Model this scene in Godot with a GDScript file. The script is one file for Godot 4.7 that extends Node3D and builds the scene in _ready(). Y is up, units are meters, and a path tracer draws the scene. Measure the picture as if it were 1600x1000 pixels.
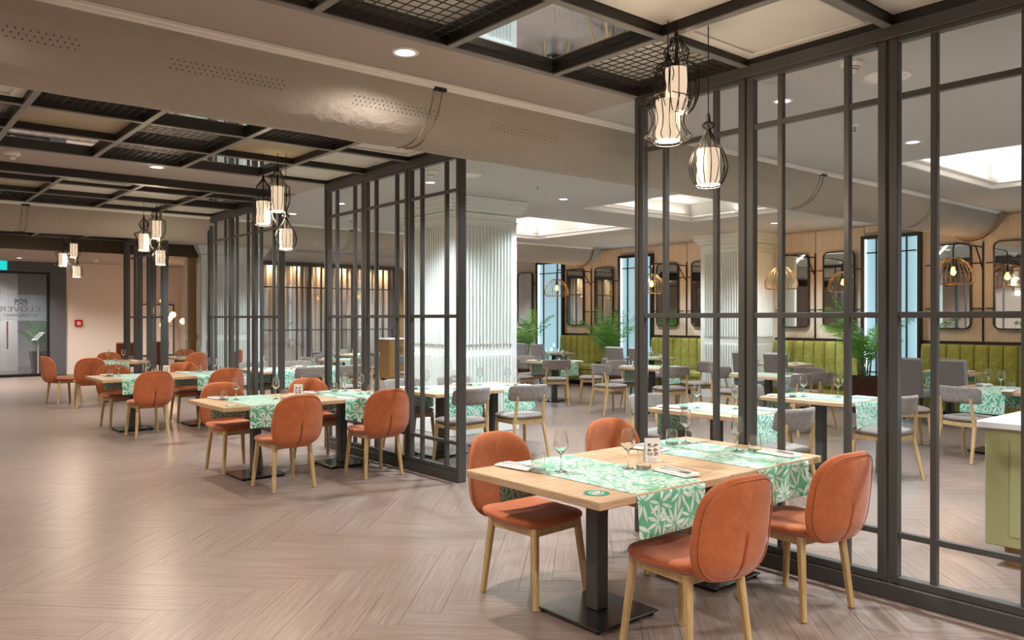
extends Node3D
# Restaurant hall. World: x to the back wall, -z to the entrance (n = -z), y up, metres.

const HC := 3.2            # ceiling height
const PX := 4.49           # plane of the glazed screens
const XW := 13.9           # back wall with mirrors
const NF := 24.8           # far wall with the entrance
var M := {}
var rng := RandomNumberGenerator.new()
var names := {}
var MB := {}

# ---------------------------------------------------------------- helpers
func V(x: float, h: float, n: float) -> Vector3:
	return Vector3(x, h, -n)

func numbered(s: String) -> String:
	var k: int = names.get(s, 0)
	names[s] = k + 1
	return s if k == 0 else "%s_%03d" % [s, k]

func B(smooth := false) -> SurfaceTool:
	var st := SurfaceTool.new()
	st.begin(Mesh.PRIMITIVE_TRIANGLES)
	st.set_smooth_group(0 if smooth else -1)
	return st

func done(st: SurfaceTool) -> ArrayMesh:
	st.generate_normals()
	return st.commit()

func tri_out(st: SurfaceTool, o: Vector3, a: Vector3, b: Vector3, c: Vector3) -> void:
	if (b - a).cross(c - a).dot((a + b + c) / 3.0 - o) > 0.0:
		st.add_vertex(a); st.add_vertex(c); st.add_vertex(b)
	else:
		st.add_vertex(a); st.add_vertex(b); st.add_vertex(c)

func quad_out(st: SurfaceTool, o: Vector3, a: Vector3, b: Vector3, c: Vector3, d: Vector3) -> void:
	tri_out(st, o, a, b, c)
	tri_out(st, o, a, c, d)

func box(st: SurfaceTool, c: Vector3, s: Vector3, bev := 0.0, bs := Basis()) -> void:
	var h := s * 0.5
	if bev <= 0.0:
		var p := []
		for i in 8:
			p.append(c + bs * Vector3(h.x * (1 if i & 1 else -1), h.y * (1 if i & 2 else -1), h.z * (1 if i & 4 else -1)))
		for f in [[0, 1, 3, 2], [4, 5, 7, 6], [0, 1, 5, 4], [2, 3, 7, 6], [0, 2, 6, 4], [1, 3, 7, 5]]:
			quad_out(st, c, p[f[0]], p[f[1]], p[f[2]], p[f[3]])
		return
	var b := minf(bev, minf(h.x, minf(h.y, h.z)) * 0.98)
	var px := []; var py := []; var pz := []
	for i in 8:
		var sx := 1.0 if i & 1 else -1.0
		var sy := 1.0 if i & 2 else -1.0
		var sz := 1.0 if i & 4 else -1.0
		px.append(c + bs * Vector3(sx * h.x, sy * (h.y - b), sz * (h.z - b)))
		py.append(c + bs * Vector3(sx * (h.x - b), sy * h.y, sz * (h.z - b)))
		pz.append(c + bs * Vector3(sx * (h.x - b), sy * (h.y - b), sz * h.z))
	for f in [[0, 2, 6, 4], [1, 3, 7, 5]]:
		quad_out(st, c, px[f[0]], px[f[1]], px[f[2]], px[f[3]])
	for f in [[0, 1, 5, 4], [2, 3, 7, 6]]:
		quad_out(st, c, py[f[0]], py[f[1]], py[f[2]], py[f[3]])
	for f in [[0, 1, 3, 2], [4, 5, 7, 6]]:
		quad_out(st, c, pz[f[0]], pz[f[1]], pz[f[2]], pz[f[3]])
	for e in [[0, 4], [1, 5], [2, 6], [3, 7]]:
		quad_out(st, c, px[e[0]], px[e[1]], py[e[1]], py[e[0]])
	for e in [[0, 2], [1, 3], [4, 6], [5, 7]]:
		quad_out(st, c, px[e[0]], px[e[1]], pz[e[1]], pz[e[0]])
	for e in [[0, 1], [2, 3], [4, 5], [6, 7]]:
		quad_out(st, c, py[e[0]], py[e[1]], pz[e[1]], pz[e[0]])
	for i in 8:
		tri_out(st, c, px[i], py[i], pz[i])

func span(st: SurfaceTool, x0: float, x1: float, h0: float, h1: float, n0: float, n1: float, bev := 0.0) -> void:
	box(st, V((x0 + x1) / 2, (h0 + h1) / 2, (n0 + n1) / 2), Vector3(absf(x1 - x0), absf(h1 - h0), absf(n1 - n0)), bev)

# tapered bar with square section between two points
func bar(st: SurfaceTool, a: Vector3, b: Vector3, wa: float, wb: float, ch := 0.25) -> void:
	var d := (b - a).normalized()
	var x := Vector3.RIGHT
	x = (x - d * d.dot(x)).normalized()
	var z := x.cross(d)
	var ra := []; var rb := []
	for i in 8:
		var k := [[1, -1 + 2 * ch], [1, 1 - 2 * ch], [1 - 2 * ch, 1], [-1 + 2 * ch, 1], [-1, 1 - 2 * ch], [-1, -1 + 2 * ch], [-1 + 2 * ch, -1], [1 - 2 * ch, -1]]
		ra.append(a + (x * k[i][0] + z * k[i][1]) * wa * 0.5)
		rb.append(b + (x * k[i][0] + z * k[i][1]) * wb * 0.5)
	var o := (a + b) / 2
	for i in 8:
		var j := (i + 1) % 8
		quad_out(st, o, ra[i], ra[j], rb[j], rb[i])
		tri_out(st, o, a, ra[i], ra[j])
		tri_out(st, o, b, rb[i], rb[j])

func tube(st: SurfaceTool, pts: Array, r, n := 6, closed := false) -> void:
	var m := pts.size()
	var rings := []
	var ref := Vector3.UP
	var t0: Vector3 = (pts[1] - pts[0]).normalized()
	if absf(t0.dot(ref)) > 0.9:
		ref = Vector3.RIGHT
	var x := (ref - t0 * t0.dot(ref)).normalized()
	for i in m:
		var t: Vector3
		if closed:
			t = (pts[(i + 1) % m] - pts[(i + m - 1) % m]).normalized()
		else:
			t = (pts[mini(i + 1, m - 1)] - pts[maxi(i - 1, 0)]).normalized()
		x = (x - t * t.dot(x)).normalized()
		var y := t.cross(x)
		var rr: float = r[i] if r is Array else r
		var ring := []
		for k in n:
			var a := TAU * k / n
			ring.append(pts[i] + (x * cos(a) + y * sin(a)) * rr)
		rings.append(ring)
	for i in (m if closed else m - 1):
		var j := (i + 1) % m
		for k in n:
			var l := (k + 1) % n
			var o: Vector3 = (pts[i] + pts[j]) / 2
			quad_out(st, o, rings[i][k], rings[i][l], rings[j][l], rings[j][k])
	if not closed:
		for k in n:
			var l := (k + 1) % n
			tri_out(st, pts[1], pts[0], rings[0][k], rings[0][l])
			tri_out(st, pts[m - 2], pts[m - 1], rings[m - 1][k], rings[m - 1][l])

# surface of revolution about y; prof = [[r, y], ...] drawn so that the outside lies to the right going up
func lathe(st: SurfaceTool, prof: Array, n := 20, at := Vector3.ZERO) -> void:
	for i in prof.size() - 1:
		var p: Array = prof[i]
		var q: Array = prof[i + 1]
		for k in n:
			var a := TAU * k / n
			var b := TAU * (k + 1) / n
			var p0 := at + Vector3(cos(a) * p[0], p[1], sin(a) * p[0])
			var p1 := at + Vector3(cos(b) * p[0], p[1], sin(b) * p[0])
			var q0 := at + Vector3(cos(a) * q[0], q[1], sin(a) * q[0])
			var q1 := at + Vector3(cos(b) * q[0], q[1], sin(b) * q[0])
			if p[0] > 0.00001:
				st.add_vertex(p0); st.add_vertex(p1); st.add_vertex(q1)
			if q[0] > 0.00001:
				st.add_vertex(p0); st.add_vertex(q1); st.add_vertex(q0)

func grid(st: SurfaceTool, nu: int, nv: int, f: Callable, uv := Vector2.ZERO, flip := false) -> void:
	var p := []
	for i in nu + 1:
		var row := []
		for j in nv + 1:
			row.append(f.call(float(i) / nu, float(j) / nv))
		p.append(row)
	for i in nu:
		for j in nv:
			var ids := [[i, j], [i + 1, j], [i + 1, j + 1], [i, j], [i + 1, j + 1], [i, j + 1]]
			if flip:
				ids = [[i, j], [i + 1, j + 1], [i + 1, j], [i, j], [i, j + 1], [i + 1, j + 1]]
			for e in ids:
				if uv != Vector2.ZERO:
					st.set_uv(Vector2(uv.x * e[0] / nu, uv.y * e[1] / nv))
				st.add_vertex(p[e[0]][e[1]])

# prism: polygon (in x, y) with thickness along z, centred
func prism(st: SurfaceTool, poly: PackedVector2Array, t: float, at := Vector3.ZERO, bs := Basis()) -> void:
	var idx := Geometry2D.triangulate_polygon(poly)
	for i in range(0, idx.size(), 3):
		for s in [-0.5, 0.5]:
			var a := at + bs * Vector3(poly[idx[i]].x, poly[idx[i]].y, s * t)
			var b := at + bs * Vector3(poly[idx[i + 1]].x, poly[idx[i + 1]].y, s * t)
			var c := at + bs * Vector3(poly[idx[i + 2]].x, poly[idx[i + 2]].y, s * t)
			tri_out(st, (a + b + c) / 3.0 - bs * Vector3(0, 0, s), a, b, c)
	var ccw := not Geometry2D.is_polygon_clockwise(poly)
	for i in poly.size():
		var p := poly[i]
		var q := poly[(i + 1) % poly.size()]
		var e := q - p
		var nrm := Vector2(e.y, -e.x) if ccw else Vector2(-e.y, e.x)
		var mid := (p + q) / 2 - nrm
		quad_out(st, at + bs * Vector3(mid.x, mid.y, 0), at + bs * Vector3(p.x, p.y, -t / 2), at + bs * Vector3(q.x, q.y, -t / 2), at + bs * Vector3(q.x, q.y, t / 2), at + bs * Vector3(p.x, p.y, t / 2))

func rrect(w: float, h: float, r: float, k := 6) -> PackedVector2Array:
	var out := PackedVector2Array()
	for c in [[1, 1, 0], [-1, 1, 1], [-1, -1, 2], [1, -1, 3]]:
		for i in k + 1:
			var a: float = (c[2] + float(i) / k) * PI / 2
			out.append(Vector2(c[0] * (w / 2 - r) + cos(a) * r, c[1] * (h / 2 - r) + sin(a) * r))
	return out

func part(called: String, mesh: Mesh, m: Material, parent: Node = null, at := Vector3.ZERO, bs := Basis()) -> MeshInstance3D:
	var o := MeshInstance3D.new()
	o.mesh = mesh
	o.material_override = m
	o.cast_shadow = GeometryInstance3D.SHADOW_CASTING_SETTING_ON
	if parent == null:
		o.name = numbered(called)
		add_child(o, true)
	else:
		o.name = called
		parent.add_child(o, true)
	o.transform = Transform3D(bs, at)
	return o

func thing(called: String, label: String, category: String, at := Vector3.ZERO, turn := 0.0, group := "") -> Node3D:
	var o := Node3D.new()
	o.name = numbered(called)
	add_child(o)
	o.position = at
	o.rotation.y = turn
	tag(o, label, category, group)
	return o

func tag(o: Node, label: String, category: String, group := "") -> Node:
	o.set_meta("label", label)
	o.set_meta("category", category)
	if group != "":
		o.set_meta("group", group)
	return o

func struct(called: String, mesh: Mesh, m: Material, label := "") -> MeshInstance3D:
	var o := part(called, mesh, m)
	o.set_meta("kind", "structure")
	if label != "":
		o.set_meta("label", label)
	return o

func copy(src: Node3D, label: String, at: Vector3, turn := 0.0, group := "") -> Node3D:
	var base := String(src.name)
	if base.length() > 4 and base[base.length() - 4] == "_" and base.right(3).is_valid_int():
		base = base.left(-4)
	var o: Node3D = src.duplicate()
	o.name = numbered(base)
	add_child(o)
	o.position = at
	o.rotation.y = turn
	o.set_meta("label", label)
	if group != "":
		o.set_meta("group", group)
	return o

func mat(c: Color, rough := 0.6, metal := 0.0, spec := 0.5) -> StandardMaterial3D:
	var m := StandardMaterial3D.new()
	m.albedo_color = c
	m.roughness = rough
	m.metallic = metal
	m.metallic_specular = spec
	return m

func triplanar(m: StandardMaterial3D, tex: Texture2D, scale: float) -> StandardMaterial3D:
	m.albedo_texture = tex
	m.uv1_triplanar = true
	m.uv1_scale = Vector3.ONE * scale
	return m

func glow(c: Color, e: float) -> StandardMaterial3D:
	var m := mat(c, 0.5)
	m.emission_enabled = true
	m.emission = c
	m.emission_energy_multiplier = e
	return m

func noise(seed_: int, freq: float, oct := 3) -> FastNoiseLite:
	var f := FastNoiseLite.new()
	f.seed = seed_
	f.frequency = freq
	f.fractal_octaves = oct
	f.noise_type = FastNoiseLite.TYPE_SIMPLEX_SMOOTH
	return f

func tex(img: Image) -> ImageTexture:
	img.generate_mipmaps()
	return ImageTexture.create_from_image(img)

# streaky wood: grain along u
func wood_image(w: int, h: int, c0: Color, c1: Color, c2: Color, seed_: int, along := true, fine := 1.0) -> ImageTexture:
	var img := Image.create(w, h, false, Image.FORMAT_RGB8)
	var a := noise(seed_, 1.0, 4)
	var b := noise(seed_ + 7, 1.0, 2)
	for y in h:
		for x in w:
			var u := float(x) / w * (5.0 if along else 60.0 * fine)
			var v := float(y) / h * (60.0 * fine if along else 5.0)
			var s := a.get_noise_2d(u * 0.55, v * 0.55 + 0.8 * b.get_noise_2d(u * 0.4, v * 0.05))
			var t := a.get_noise_2d(u * 1.7 + 90.0, v * 2.1)
			var g := b.get_noise_2d(u * 0.3 + 40.0, v * 0.12)
			var k := clampf(0.5 + s * 0.75 + t * 0.5, 0.0, 1.0)
			var c := c0.lerp(c1, k)
			c = c.lerp(c2, clampf(g * 1.6, 0.0, 0.7))
			img.set_pixel(x, y, c)
	return tex(img)

func mottle_image(c0: Color, c1: Color, f1: float, f2: float, seed_: int, n := 256) -> ImageTexture:
	var img := Image.create(n, n, false, Image.FORMAT_RGB8)
	var a := noise(seed_, f1, 3)
	var b := noise(seed_ + 3, f2, 2)
	for y in n:
		for x in n:
			var k := clampf(0.5 + 0.7 * a.get_noise_2d(x, y) + 0.45 * b.get_noise_2d(x, y), 0.0, 1.0)
			img.set_pixel(x, y, c0.lerp(c1, k))
	return tex(img)

# tropical leaf print of the table runners
func leaf_image() -> ImageTexture:
	var n := 512
	var img := Image.create(n, n, false, Image.FORMAT_RGB8)
	var green := Color(0.28, 0.63, 0.47)
	var pale := Color(0.84, 0.89, 0.86)
	var g2 := noise(5, 0.02, 2)
	for y in n:
		for x in n:
			img.set_pixel(x, y, green.lerp(Color(0.34, 0.68, 0.53), clampf(0.5 + g2.get_noise_2d(x, y), 0, 1)))
	var r := RandomNumberGenerator.new()
	r.seed = 12
	for i in 42:
		var cx := (i % 6) * 85.0 + r.randf_range(-24, 24) + (42.0 if (i / 6) % 2 else 0.0)
		var cy := (i / 6) * 73.0 + r.randf_range(-20, 20)
		var base := r.randf() * TAU
		var k := r.randi_range(7, 9)
		for j in k:
			var ang := base + (float(j) / (k - 1) - 0.5) * 4.6
			var ln := r.randf_range(62, 88) * (1.0 - 0.2 * absf(float(j) / (k - 1) - 0.5))
			var wd := r.randf_range(6.0, 8.5)
			var d := Vector2(cos(ang), sin(ang))
			var q := Vector2(-d.y, d.x)
			var tone := r.randf_range(-0.06, 0.04)
			for yy in range(int(cy - 92), int(cy + 93)):
				for xx in range(int(cx - 92), int(cx + 93)):
					var e := Vector2(xx - cx, yy - cy)
					var s := e.dot(d) / ln
					if s < 0.1 or s > 1.0:
						continue
					var t := absf(e.dot(q)) / wd
					var lim := sin(PI * pow((s - 0.1) / 0.9, 0.8))
					if t < lim:
						var edge := t > lim - 0.2
						var vein := t < 0.07 and s < 0.8
						var c := Color(pale.r + tone, pale.g + tone, pale.b + tone)
						if edge:
							c = green.lerp(pale, 0.25)
						elif vein:
							c = green.lerp(pale, 0.55)
						img.set_pixel(posmod(xx, n), posmod(yy, n), c)
	return tex(img)

func card_image() -> ImageTexture:
	var img := Image.create(64, 96, false, Image.FORMAT_RGB8)
	img.fill(Color(0.93, 0.92, 0.9))
	var r := RandomNumberGenerator.new()
	r.seed = 4
	var cols := [Color(0.25, 0.22, 0.22), Color(0.6, 0.38, 0.3), Color(0.35, 0.35, 0.38), Color(0.75, 0.62, 0.52), Color(0.2, 0.22, 0.3)]
	for i in 6:
		var rx := 10 + (i % 2) * 23
		var ry := 22 + (i / 2) * 17
		for k in 14:
			img.fill_rect(Rect2i(rx + r.randi_range(0, 15), ry + r.randi_range(0, 10), r.randi_range(3, 6), r.randi_range(3, 5)), cols[r.randi_range(0, 4)])
	for i in 4:
		img.fill_rect(Rect2i(14, 78 + i * 4, r.randi_range(20, 36), 1), Color(0.5, 0.5, 0.5))
	return tex(img)

# ---------------------------------------------------------------- materials
func make_materials() -> void:
	M.metal = mat(Color(0.262, 0.26, 0.255), 0.42, 0.0, 0.5)
	M.lit_underside = mat(Color(0.45, 0.435, 0.415), 0.45)  # paler beam undersides: light from the floor put into the colour
	M.black = mat(Color(0.05, 0.05, 0.05), 0.45)
	M.dark = mat(Color(0.13, 0.115, 0.10), 0.4)
	M.plate = mat(Color(0.34, 0.34, 0.34), 0.2, 0.85)
	M.ceiling = mat(Color(0.64, 0.60, 0.56), 0.9)
	M.ceiling_in = mat(Color(0.70, 0.69, 0.67), 0.9)
	M.white = mat(Color(0.88, 0.87, 0.85), 0.6)
	M.plaster = mat(Color(0.86, 0.88, 0.86), 0.6)
	M.panel = mat(Color(0.80, 0.79, 0.755), 0.55)
	M.panel_olive = mat(Color(0.62, 0.57, 0.46), 0.4)
	M.mirror = mat(Color(0.86, 0.88, 0.88), 0.02, 1.0)
	M.far_wall = mat(Color(0.84, 0.80, 0.77), 0.8)
	M.portal = mat(Color(0.33, 0.345, 0.375), 0.55)
	M.bulkhead = mat(Color(0.24, 0.20, 0.14), 0.22)
	M.duct = mat(Color(0.62, 0.585, 0.54), 0.85)
	var nt := NoiseTexture2D.new()
	var fn := noise(31, 0.012, 4)
	fn.fractal_type = FastNoiseLite.FRACTAL_RIDGED
	nt.noise = fn; nt.width = 512; nt.height = 512; nt.seamless = true; 
	M.duct.heightmap_enabled = true
	M.duct.heightmap_texture = nt
	M.duct.heightmap_scale = 0.8
	M.duct.uv1_triplanar = true
	M.duct.uv1_scale = Vector3(0.55, 0.9, 0.9)
	var oak := wood_image(512, 512, Color(0.68, 0.555, 0.42), Color(0.79, 0.68, 0.545), Color(0.74, 0.635, 0.51), 3)
	var oakv := wood_image(256, 256, Color(0.66, 0.54, 0.36), Color(0.78, 0.665, 0.47), Color(0.71, 0.60, 0.41), 9, false, 0.5)
	M.oak = triplanar(mat(Color.WHITE, 0.42), oak, 0.9)
	M.oak_leg = triplanar(mat(Color.WHITE, 0.42), oakv, 2.0)
	M.wood_panel = triplanar(mat(Color(0.8, 0.72, 0.62), 0.5), oakv, 1.2)
	M.rust = triplanar(mat(Color.WHITE, 0.85, 0.0, 0.3), mottle_image(Color(0.63, 0.335, 0.185), Color(0.70, 0.40, 0.24), 0.012, 0.05, 21), 2.2)
	M.rust.rim_enabled = true; M.rust.rim = 0.5; M.rust.rim_tint = 0.7
	M.grey = triplanar(mat(Color.WHITE, 0.9, 0.0, 0.3), mottle_image(Color(0.455, 0.425, 0.40), Color(0.575, 0.54, 0.51), 0.02, 0.1, 22), 2.5)
	M.grey.rim_enabled = true; M.grey.rim = 0.4; M.grey.rim_tint = 0.5
	M.grey_flat = triplanar(mat(Color.WHITE, 0.9, 0.0, 0.3), mottle_image(Color(0.56, 0.555, 0.56), Color(0.63, 0.625, 0.63), 0.05, 0.2, 23), 3.0)
	M.cognac = triplanar(mat(Color.WHITE, 0.7), mottle_image(Color(0.42, 0.23, 0.13), Color(0.54, 0.31, 0.19), 0.02, 0.1, 24), 2.0)
	M.green = triplanar(mat(Color.WHITE, 0.85, 0.0, 0.3), mottle_image(Color(0.53, 0.545, 0.25), Color(0.65, 0.655, 0.35), 0.015, 0.06, 25), 1.5)
	M.green.rim_enabled = true; M.green.rim = 0.4; M.green.rim_tint = 0.6
	M.runner = mat(Color.WHITE, 0.5, 0.0, 0.5)
	M.runner.rim_enabled = true; M.runner.rim = 0.8; M.runner.rim_tint = 0.15
	M.runner.albedo_texture = leaf_image()
	M.runner.cull_mode = BaseMaterial3D.CULL_DISABLED
	M.linen = mat(Color(0.90, 0.89, 0.87), 0.85)
	M.steel = mat(Color(0.75, 0.75, 0.76), 0.2, 1.0)
	M.glass = mat(Color(1, 1, 1, 0.03), 0.0)
	M.glass.transparency = BaseMaterial3D.TRANSPARENCY_ALPHA
	M.glassware = mat(Color(1, 1, 1, 0.0), 0.0)
	M.glassware.refraction_enabled = true
	M.glassware.refraction_scale = 0.05
	M.door_glass = mat(Color(0.55, 0.60, 0.64, 0.16), 0.0)
	M.door_glass.transparency = BaseMaterial3D.TRANSPARENCY_ALPHA
	M.frost = mat(Color(0.62, 0.70, 0.76, 0.45), 0.3)
	M.frost.transparency = BaseMaterial3D.TRANSPARENCY_ALPHA
	M.card = mat(Color.WHITE, 0.5)
	M.card.albedo_texture = card_image()
	M.teal = mat(Color(0.06, 0.52, 0.43), 0.35)
	M.wall_panel = triplanar(mat(Color.WHITE, 0.75), wood_image(256, 256, Color(0.77, 0.72, 0.65), Color(0.84, 0.79, 0.72), Color(0.80, 0.75, 0.68), 41, false, 0.6), 0.7)
	M.shade = glow(Color(1.0, 0.89, 0.75), 1.25)
	M.shade.albedo_color = Color(0.95, 0.92, 0.86)
	M.bulb = glow(Color(1.0, 0.62, 0.25), 28.0)
	M.globe = glow(Color(1.0, 0.78, 0.5), 7.0)
	M.lens = glow(Color(0.95, 0.97, 1.0), 9.0)
	M.cove = glow(Color(1.0, 0.97, 0.93), 3.0)
	M.cove_added = glow(Color(1.0, 0.95, 0.88), 0.7)  # weak glow added to brighten the unlit middle tray
	M.backlit = glow(Color(0.70, 0.87, 0.92), 1.35)
	M.backlit.albedo_color = Color(0.4, 0.5, 0.53)
	M.led = glow(Color(0.86, 0.95, 1.0), 5.0)
	M.wire = mat(Color(0.10, 0.085, 0.08), 0.35, 0.3)
	M.brass = mat(Color(0.64, 0.53, 0.36), 0.26, 1.0)
	M.bronze = mat(Color(0.30, 0.19, 0.14), 0.4, 0.3)
	M.leaf = mat(Color(0.20, 0.40, 0.12), 0.5)
	M.leaf.cull_mode = BaseMaterial3D.CULL_DISABLED
	M.leaf.backlight_enabled = true; M.leaf.backlight = Color(0.3, 0.45, 0.12)
	M.leaf2 = mat(Color(0.36, 0.54, 0.16), 0.5)
	M.leaf2.cull_mode = BaseMaterial3D.CULL_DISABLED
	M.leaf2.backlight_enabled = true; M.leaf2.backlight = Color(0.35, 0.5, 0.14)
	M.stem = mat(Color(0.40, 0.42, 0.16), 0.6)
	M.pot = triplanar(mat(Color.WHITE, 0.6), mottle_image(Color(0.22, 0.11, 0.075), Color(0.33, 0.18, 0.12), 0.03, 0.2, 27), 2.0)
	M.soil = mat(Color(0.10, 0.07, 0.05), 0.95)
	M.red = mat(Color(0.72, 0.07, 0.05), 0.4)
	M.curtain = mat(Color(0.78, 0.74, 0.69), 0.9)
	M.curtain.cull_mode = BaseMaterial3D.CULL_DISABLED
	M.olive = mat(Color(0.64, 0.64, 0.46), 0.25)
	M.stone = mat(Color(0.86, 0.86, 0.85), 0.25)
	M.dark_floor = mat(Color(0.09, 0.09, 0.10), 0.1)
	M.exit = glow(Color(0.10, 0.85, 0.85), 1.6)
	M.paper = mat(Color(0.93, 0.92, 0.90), 0.7)
	# one kind of board for the whole floor; only the grain differs from board to board
	M.floor = mat(Color(0.94, 0.895, 0.875), 0.31, 0.0, 0.5)
	M.floor.albedo_texture = wood_image(1024, 512, Color(0.455, 0.41, 0.38), Color(0.655, 0.615, 0.585), Color(0.525, 0.47, 0.44), 51, true, 3.0)
	M.under = mat(Color(0.36, 0.31, 0.28), 0.9)

# ---------------------------------------------------------------- camera and light
func setup_view() -> void:
	var cam := Camera3D.new()
	cam.name = "camera"
	add_child(cam)
	cam.position = Vector3(0, 1.57, 0)
	cam.rotation_degrees = Vector3(-0.138, -39.806, 0)
	cam.fov = 43.85
	cam.near = 0.05
	cam.far = 100.0
	cam.current = true
	var we := WorldEnvironment.new()
	we.name = "environment"
	var e := Environment.new()
	e.background_mode = Environment.BG_COLOR
	e.background_color = Color(0.02, 0.02, 0.02)
	e.tonemap_mode = Environment.TONE_MAPPER_LINEAR
	e.tonemap_exposure = 0.52
	e.sdfgi_enabled = true
	e.ssao_enabled = true
	e.ssil_enabled = true
	we.environment = e
	add_child(we)

func spot(parent: Node, at: Vector3, dir: Vector3, energy: float, angle: float, c: Color, size := 0.05) -> SpotLight3D:
	var l := SpotLight3D.new()
	l.name = "spot_light"
	l.light_energy = energy
	l.spot_range = 30.0
	l.spot_attenuation = 2.0
	l.spot_angle = angle
	l.spot_angle_attenuation = 0.7
	l.light_color = c
	l.light_size = size
	l.shadow_enabled = true
	parent.add_child(l, true)
	l.position = at
	var up := Vector3.RIGHT if absf(dir.normalized().y) > 0.9 else Vector3.UP
	l.basis = Basis.looking_at(dir, up)
	return l

func omni(parent: Node, at: Vector3, energy: float, c: Color, size := 0.04) -> OmniLight3D:
	var l := OmniLight3D.new()
	l.name = "lamp_light"
	l.light_energy = energy
	l.omni_range = 30.0
	l.omni_attenuation = 2.0
	l.light_color = c
	l.light_size = size
	l.shadow_enabled = true
	parent.add_child(l, true)
	l.position = at
	return l

func area(parent: Node, at: Vector3, dir: Vector3, w: float, h: float, energy: float, c: Color) -> AreaLight3D:
	var l := AreaLight3D.new()
	l.name = "area_light"
	l.light_energy = energy
	l.area_size = Vector2(w, h)
	l.area_range = 30.0
	l.area_attenuation = 2.0
	l.light_color = c
	l.shadow_enabled = true
	parent.add_child(l, true)
	l.position = at
	var up := Vector3.RIGHT if absf(dir.normalized().y) > 0.9 else Vector3.UP
	l.basis = Basis.looking_at(dir, up)
	return l

# ---------------------------------------------------------------- floor
func plank_mesh(st: SurfaceTool, xf: Transform3D, l: float, w: float, u0: float, v0: float) -> void:
	var g := 0.0003
	var b := 0.0007
	var hx := l / 2 - g; var hz := w / 2 - g
	var top := [Vector3(-hx + b, 0, -hz + b), Vector3(hx - b, 0, -hz + b), Vector3(hx - b, 0, hz - b), Vector3(-hx + b, 0, hz - b)]
	var low := [Vector3(-hx, -0.004, -hz), Vector3(hx, -0.004, -hz), Vector3(hx, -0.004, hz), Vector3(-hx, -0.004, hz)]
	var faces := [[top[0], top[1], top[2], top[3]]]
	for i in 4:
		var j := (i + 1) % 4
		faces.append([low[i], low[j], top[j], top[i]])
	for f in faces:
		for k in [0, 1, 2, 0, 2, 3]:
			var p: Vector3 = f[k]
			st.set_uv(Vector2(u0 + (p.x / l + 0.5) * 0.55, v0 + (p.z / w + 0.5) * 0.22))
			st.add_vertex(xf * p)

func build_floor() -> void:
	var st := B()
	span(st, -6.2, 14.3, -0.25, -0.006, -6.2, 30.0)
	var fl := struct("floor", done(st), M.under, "herringbone floor of grey-brown wood boards")
	var w := 0.19
	var l := 1.235
	var s2 := sqrt(0.5)
	var all := []
	for k in range(-60, 160):
		for m in range(-16, 17):
			for kind in 2:
				var u: float; var v: float
				if kind == 0:
					u = k * w + l / 2 + m * l; v = k * w + w / 2 - m * l
				else:
					u = k * w + l + w / 2 + m * l; v = k * w + w - l / 2 - m * l
				# u axis = (x, -n) diagonal, v axis = (x, n) diagonal
				var x := (u + v) * s2
				var n := (v - u) * s2
				if x < -5.9 or x > XW + 0.1 or n < -5.9 or n > NF + 0.1:
					continue
				var r := x * 0.7682 - n * 0.6402
				var f := x * 0.6402 + n * 0.7682
				var seen := f > 2.6 and absf(r / f) < 0.70 and n < 18.2
				all.append([f if seen else 1000.0 + f, x, n, kind])
	all.sort_custom(func(a, b): return a[0] < b[0])
	var variants := {}
	rng.seed = 77
	for i in 12:
		var sv := B()
		plank_mesh(sv, Transform3D(), l, w, rng.randf(), float(i) / 12.0)
		variants[i] = done(sv)
	var rest := B()
	for i in all.size():
		var a: Array = all[i]
		# local x of a board points along u (kind 0) or v (kind 1)
		var ax := Vector3(s2, 0, s2) if a[3] == 0 else Vector3(s2, 0, -s2)
		var bs := Basis(ax, Vector3.UP, ax.cross(Vector3.UP))
		if i < 300:
			part("plank", variants[rng.randi_range(0, 11)], M.floor, fl, V(a[1], 0, a[2]), bs)
		else:
			plank_mesh(rest, Transform3D(bs, V(a[1], 0, a[2])), l, w, rng.randf(), rng.randf())
	var o := part("distant_planks", done(rest), M.floor, fl)
	o.set_meta("kind", "stuff")

# ---------------------------------------------------------------- ceiling
const BAYS := [[-0.705, 3.92, 5], [6.13, 8.88, 3], [9.87, 12.87, 3], [15.4, 18.15, 3]]
const CELL := 0.863
const COLS := 7
const TRAYS := [[8.4, 10.95, 9.66, 12.3, true], [8.37, 10.97, 6.6, 8.42, false], [8.45, 11.1, 1.2, 3.85, true]]

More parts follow.
